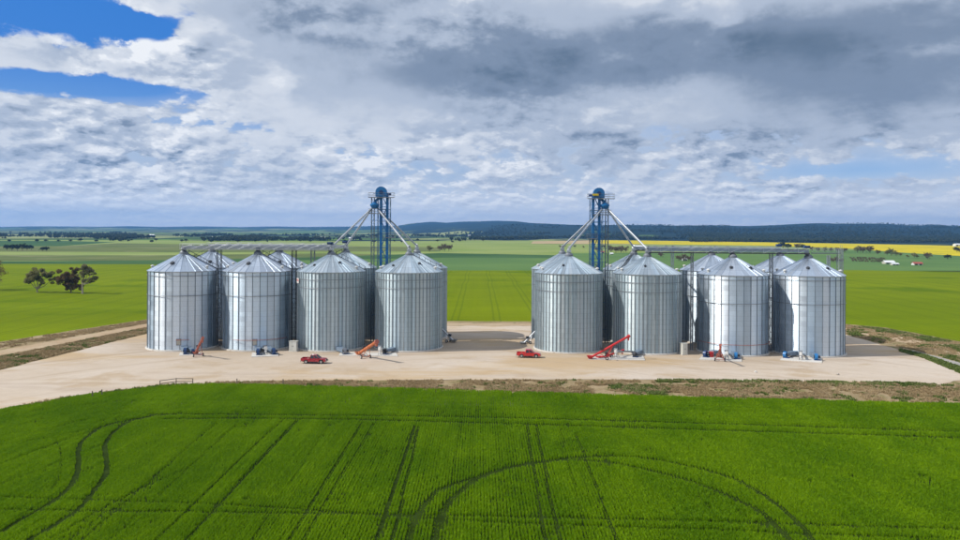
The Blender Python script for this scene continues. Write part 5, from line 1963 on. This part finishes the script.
row = [(783, 248.6, 6.5, 'dark'), (788, 248.8, 5.5, 'dark'), (797, 249.2, 6, 'brown'), (803, 249.4, 5, 'dark'), (812, 250.6, 4, 'brown'), (818, 251.2, 4.2, 'brown'), (825, 251.8, 4.6, 'olive'), (831, 251.6, 4, 'brown'),
       (838, 251.8, 4.6, 'brown'), (845, 252.4, 4.8, 'brown'), (857.5, 252.8, 6.4, 'olive'), (863, 253, 7, 'brown'), (870, 253.0, 7.4, 'brown'), (877.5, 254.6, 4.6, 'brown'), (887, 255.2, 5, 'olive'), (891, 255.4, 6.6, 'olive'),
       (896, 255.8, 4.4, 'olive'), (900.5, 255.8, 3.4, 'olive'), (907.5, 257.4, 2.8, 'olive'), (914.5, 257.8, 5, 'olive'), (917, 257.8, 3.4, 'olive'), (927.5, 259.2, 7.0, 'brown'), (947.5, 259.2, 5.2, 'dark'), (957, 252.4, 5.4, 'dark'), (961, 252.4, 5, 'brown')]
for k, (x, y, h, kd) in enumerate(row):
    far_tree(x, y, h, kd, '%s from the left of the bushy trees strung along the canola edge' % NTH[k] if k < 21 else
             ['olive-brown tree standing clear at the canola edge above the red shed', 'round dark bush alone before the canola near the right edge', 'dark tree at the right edge of the view in the canola', 'brownish tree right at the right edge of the view'][k - 21],
             g4 if k < 21 else None, k)
g5 = 'grey-brown orchard shrubs by the farm'
for j in range(3):
    for i in range(12):
        x = 851 + i * 3.0 + j * 1.1 + rnd.uniform(-0.5, 0.5)
        y = 258.4 + j * 1.5 + i * 0.10
        far_tree(x, y, rnd.uniform(1.7, 2.6), 'brown', '%s shrub from the left, %s row of shrubs beside the white shed' % (NTH[i], ('back', 'middle', 'front')[j]), g5, i + j)
for k, (x, y, h) in enumerate([(832, 262, 4.6), (836.5, 262.4, 5.4), (841, 262.6, 4.4)]):
    far_tree(x, y, h, 'brown', '%s from the left of three brown trees beside the ladder mast' % NTH[k], 'brown trees beside the ladder mast', k)
g6 = 'low trees in the hedge line over the right gallery'
for k in range(26):
    x = 558 + k * 8.8 + rnd.uniform(-2.5, 2.5)
    far_tree(x, 247.4 + (x - 558) * 0.012 + rnd.uniform(-0.3, 0.3), rnd.uniform(2.2, 3.6), 'brown' if k % 3 else 'olive', '%s from the left of the low hedge trees behind the right gallery' % NTH[k], g6, k)
g7 = 'hedge trees beyond the left fields'
for k in range(30):
    x = 40 + k * 15.2 + rnd.uniform(-6, 6)
    far_tree(x, 242.3 + rnd.uniform(-1.2, 0.8), rnd.uniform(2.0, 3.4), 'dark', '%s from the left of the small dark trees edging the left fields' % NTH[k], g7, k)


# ================================================================== farm buildings far behind
def shed(px, py, w, d, h, rise, wall, roof, label, rz=0.0, group=None, name='farm_shed', cat='shed', doors=2):
    p = at(px, py)
    o = empty(name, (p.x, p.y, -0.3), rz)
    prop(o, label, cat, group)
    mb = MB()
    mb.box((0, 0, h / 2), (w, d, h))
    mb.add([(-w / 2, -d / 2, h), (-w / 2, d / 2, h), (-w / 2, 0, h + rise), (w / 2, -d / 2, h), (w / 2, d / 2, h), (w / 2, 0, h + rise)], [(0, 1, 2), (3, 5, 4)])
    mb.build('wall', wall, o)
    mb = MB()
    e = 0.4
    for s in (-1, 1):
        y1 = s * (d / 2 + e)
        z1 = h - e * rise / (d / 2)
        mb.add([(-w / 2 - e, 0, h + rise + 0.05), (w / 2 + e, 0, h + rise + 0.05), (w / 2 + e, y1, z1 + 0.05), (-w / 2 - e, y1, z1 + 0.05),
                (-w / 2 - e, 0, h + rise + 0.17), (w / 2 + e, 0, h + rise + 0.17), (w / 2 + e, y1, z1 + 0.17), (-w / 2 - e, y1, z1 + 0.17)],
               [(0, 1, 2, 3), (4, 7, 6, 5), (0, 4, 5, 1), (1, 5, 6, 2), (2, 6, 7, 3), (3, 7, 4, 0)])
    mb.build('roof', roof, o)
    for i in range(doors):
        x = (i + 0.5) / doors * w - w / 2
        mb = MB()
        mb.box((x, -d / 2 - 0.03, h * 0.4), (w / doors * 0.6, 0.06, h * 0.8))
        mb.build('door', M['dark_steel'], o)
    return o


M['shed_red'] = painted('red_iron_roof', (0.34, 0.07, 0.05), 0.6, 0.0, 0.3)
M['shed_cream'] = painted('cream_wall', (0.55, 0.52, 0.45), 0.7)
M['zinc'] = painted('zinc_roof', (0.80, 0.82, 0.84), 0.5, 0.1)
shed(888.5, 263.6, 8.5, 6.0, 1.5, 1.5, M['shed_cream'], M['zinc'], 'shed with a wide white roof, left one of the farm buildings near the canola')
shed(894.5, 264.8, 5.5, 4.0, 1.1, 0.7, M['shed_cream'], M['zinc'], 'low white-roofed lean-to just right of the wide white shed')
shed(917.0, 264.8, 7.4, 4.5, 1.4, 1.2, M['white'], M['shed_red'], 'farmhouse with a red roof near the canola at the right')
shed(611.5, 254.4, 3.2, 3.0, 1.3, 0.8, M['white'], M['zinc'], 'small white house among brown trees past the right elevator tower')
shed(602.5, 253.0, 3.6, 3.0, 1.6, 1.0, M['shed_cream'], M['shed_red'], 'small pinkish house seen through the right elevator tower')
shed(811.0, 240.6, 55, 8, 3.5, 2.0, M['white'], M['zinc'], 'long pale shed far off at the foot of the blue hills')
shed(957.5, 246.2, 14, 10, 3.5, 2.0, M['white'], M['zinc'], 'pale shed under the hills at the right edge of the view')
shed(684.5, 260.5, 4.5, 3.5, 1.8, 1.2, M['white'], M['zinc'], 'small white shed among brown trees under the right gallery')
for k, (x, y) in enumerate([(152, 236.2), (214, 239.0), (322, 238.8), (352, 239.6), (470, 236.6), (640, 249.6), (498, 238.8)]):
    shed(x, y, 16, 9, 4, 2.5, M['shed_cream'], M['zinc'], ['far pale farm roof on the plain beyond the leftmost silo', 'far pale farm roof beyond the gap between the two leftmost silos', 'far pale roof beyond the pink-sign silo',
         'far pale farm roof just left of the left elevator tower', 'far pale roof under the hills beyond the gravel gap', 'small pale roof just over the gate boxes of the right group', 'tiny pale roof near the straw field'][k])

# ------------------------------------------------------------------ the air
hz = MB()
hz.add([(-14800, -14800, -3), (14800, -14800, -3), (14800, 14900, -3), (-14800, 14900, -3), (-14800, -14800, 320), (14800, -14800, 320), (14800, 14900, 320), (-14800, 14900, 320)],
       [(0, 3, 2, 1), (4, 5, 6, 7), (0, 1, 5, 4), (1, 2, 6, 5), (2, 3, 7, 6), (3, 0, 4, 7)])
hm = bpy.data.materials.new('haze')
hm.use_nodes = True
hm.node_tree.nodes.clear()
hv = hm.node_tree.nodes.new('ShaderNodeVolumePrincipled')
hv.inputs['Color'].default_value = (0.17, 0.47, 1.0, 1)
hv.inputs['Density'].default_value = 8.0e-5
hv.inputs['Anisotropy'].default_value = 0.2
ho = hm.node_tree.nodes.new('ShaderNodeOutputMaterial')
hm.node_tree.links.new(hv.outputs[0], ho.inputs['Volume'])
prop(hz.build('haze', hm), kind='stuff')
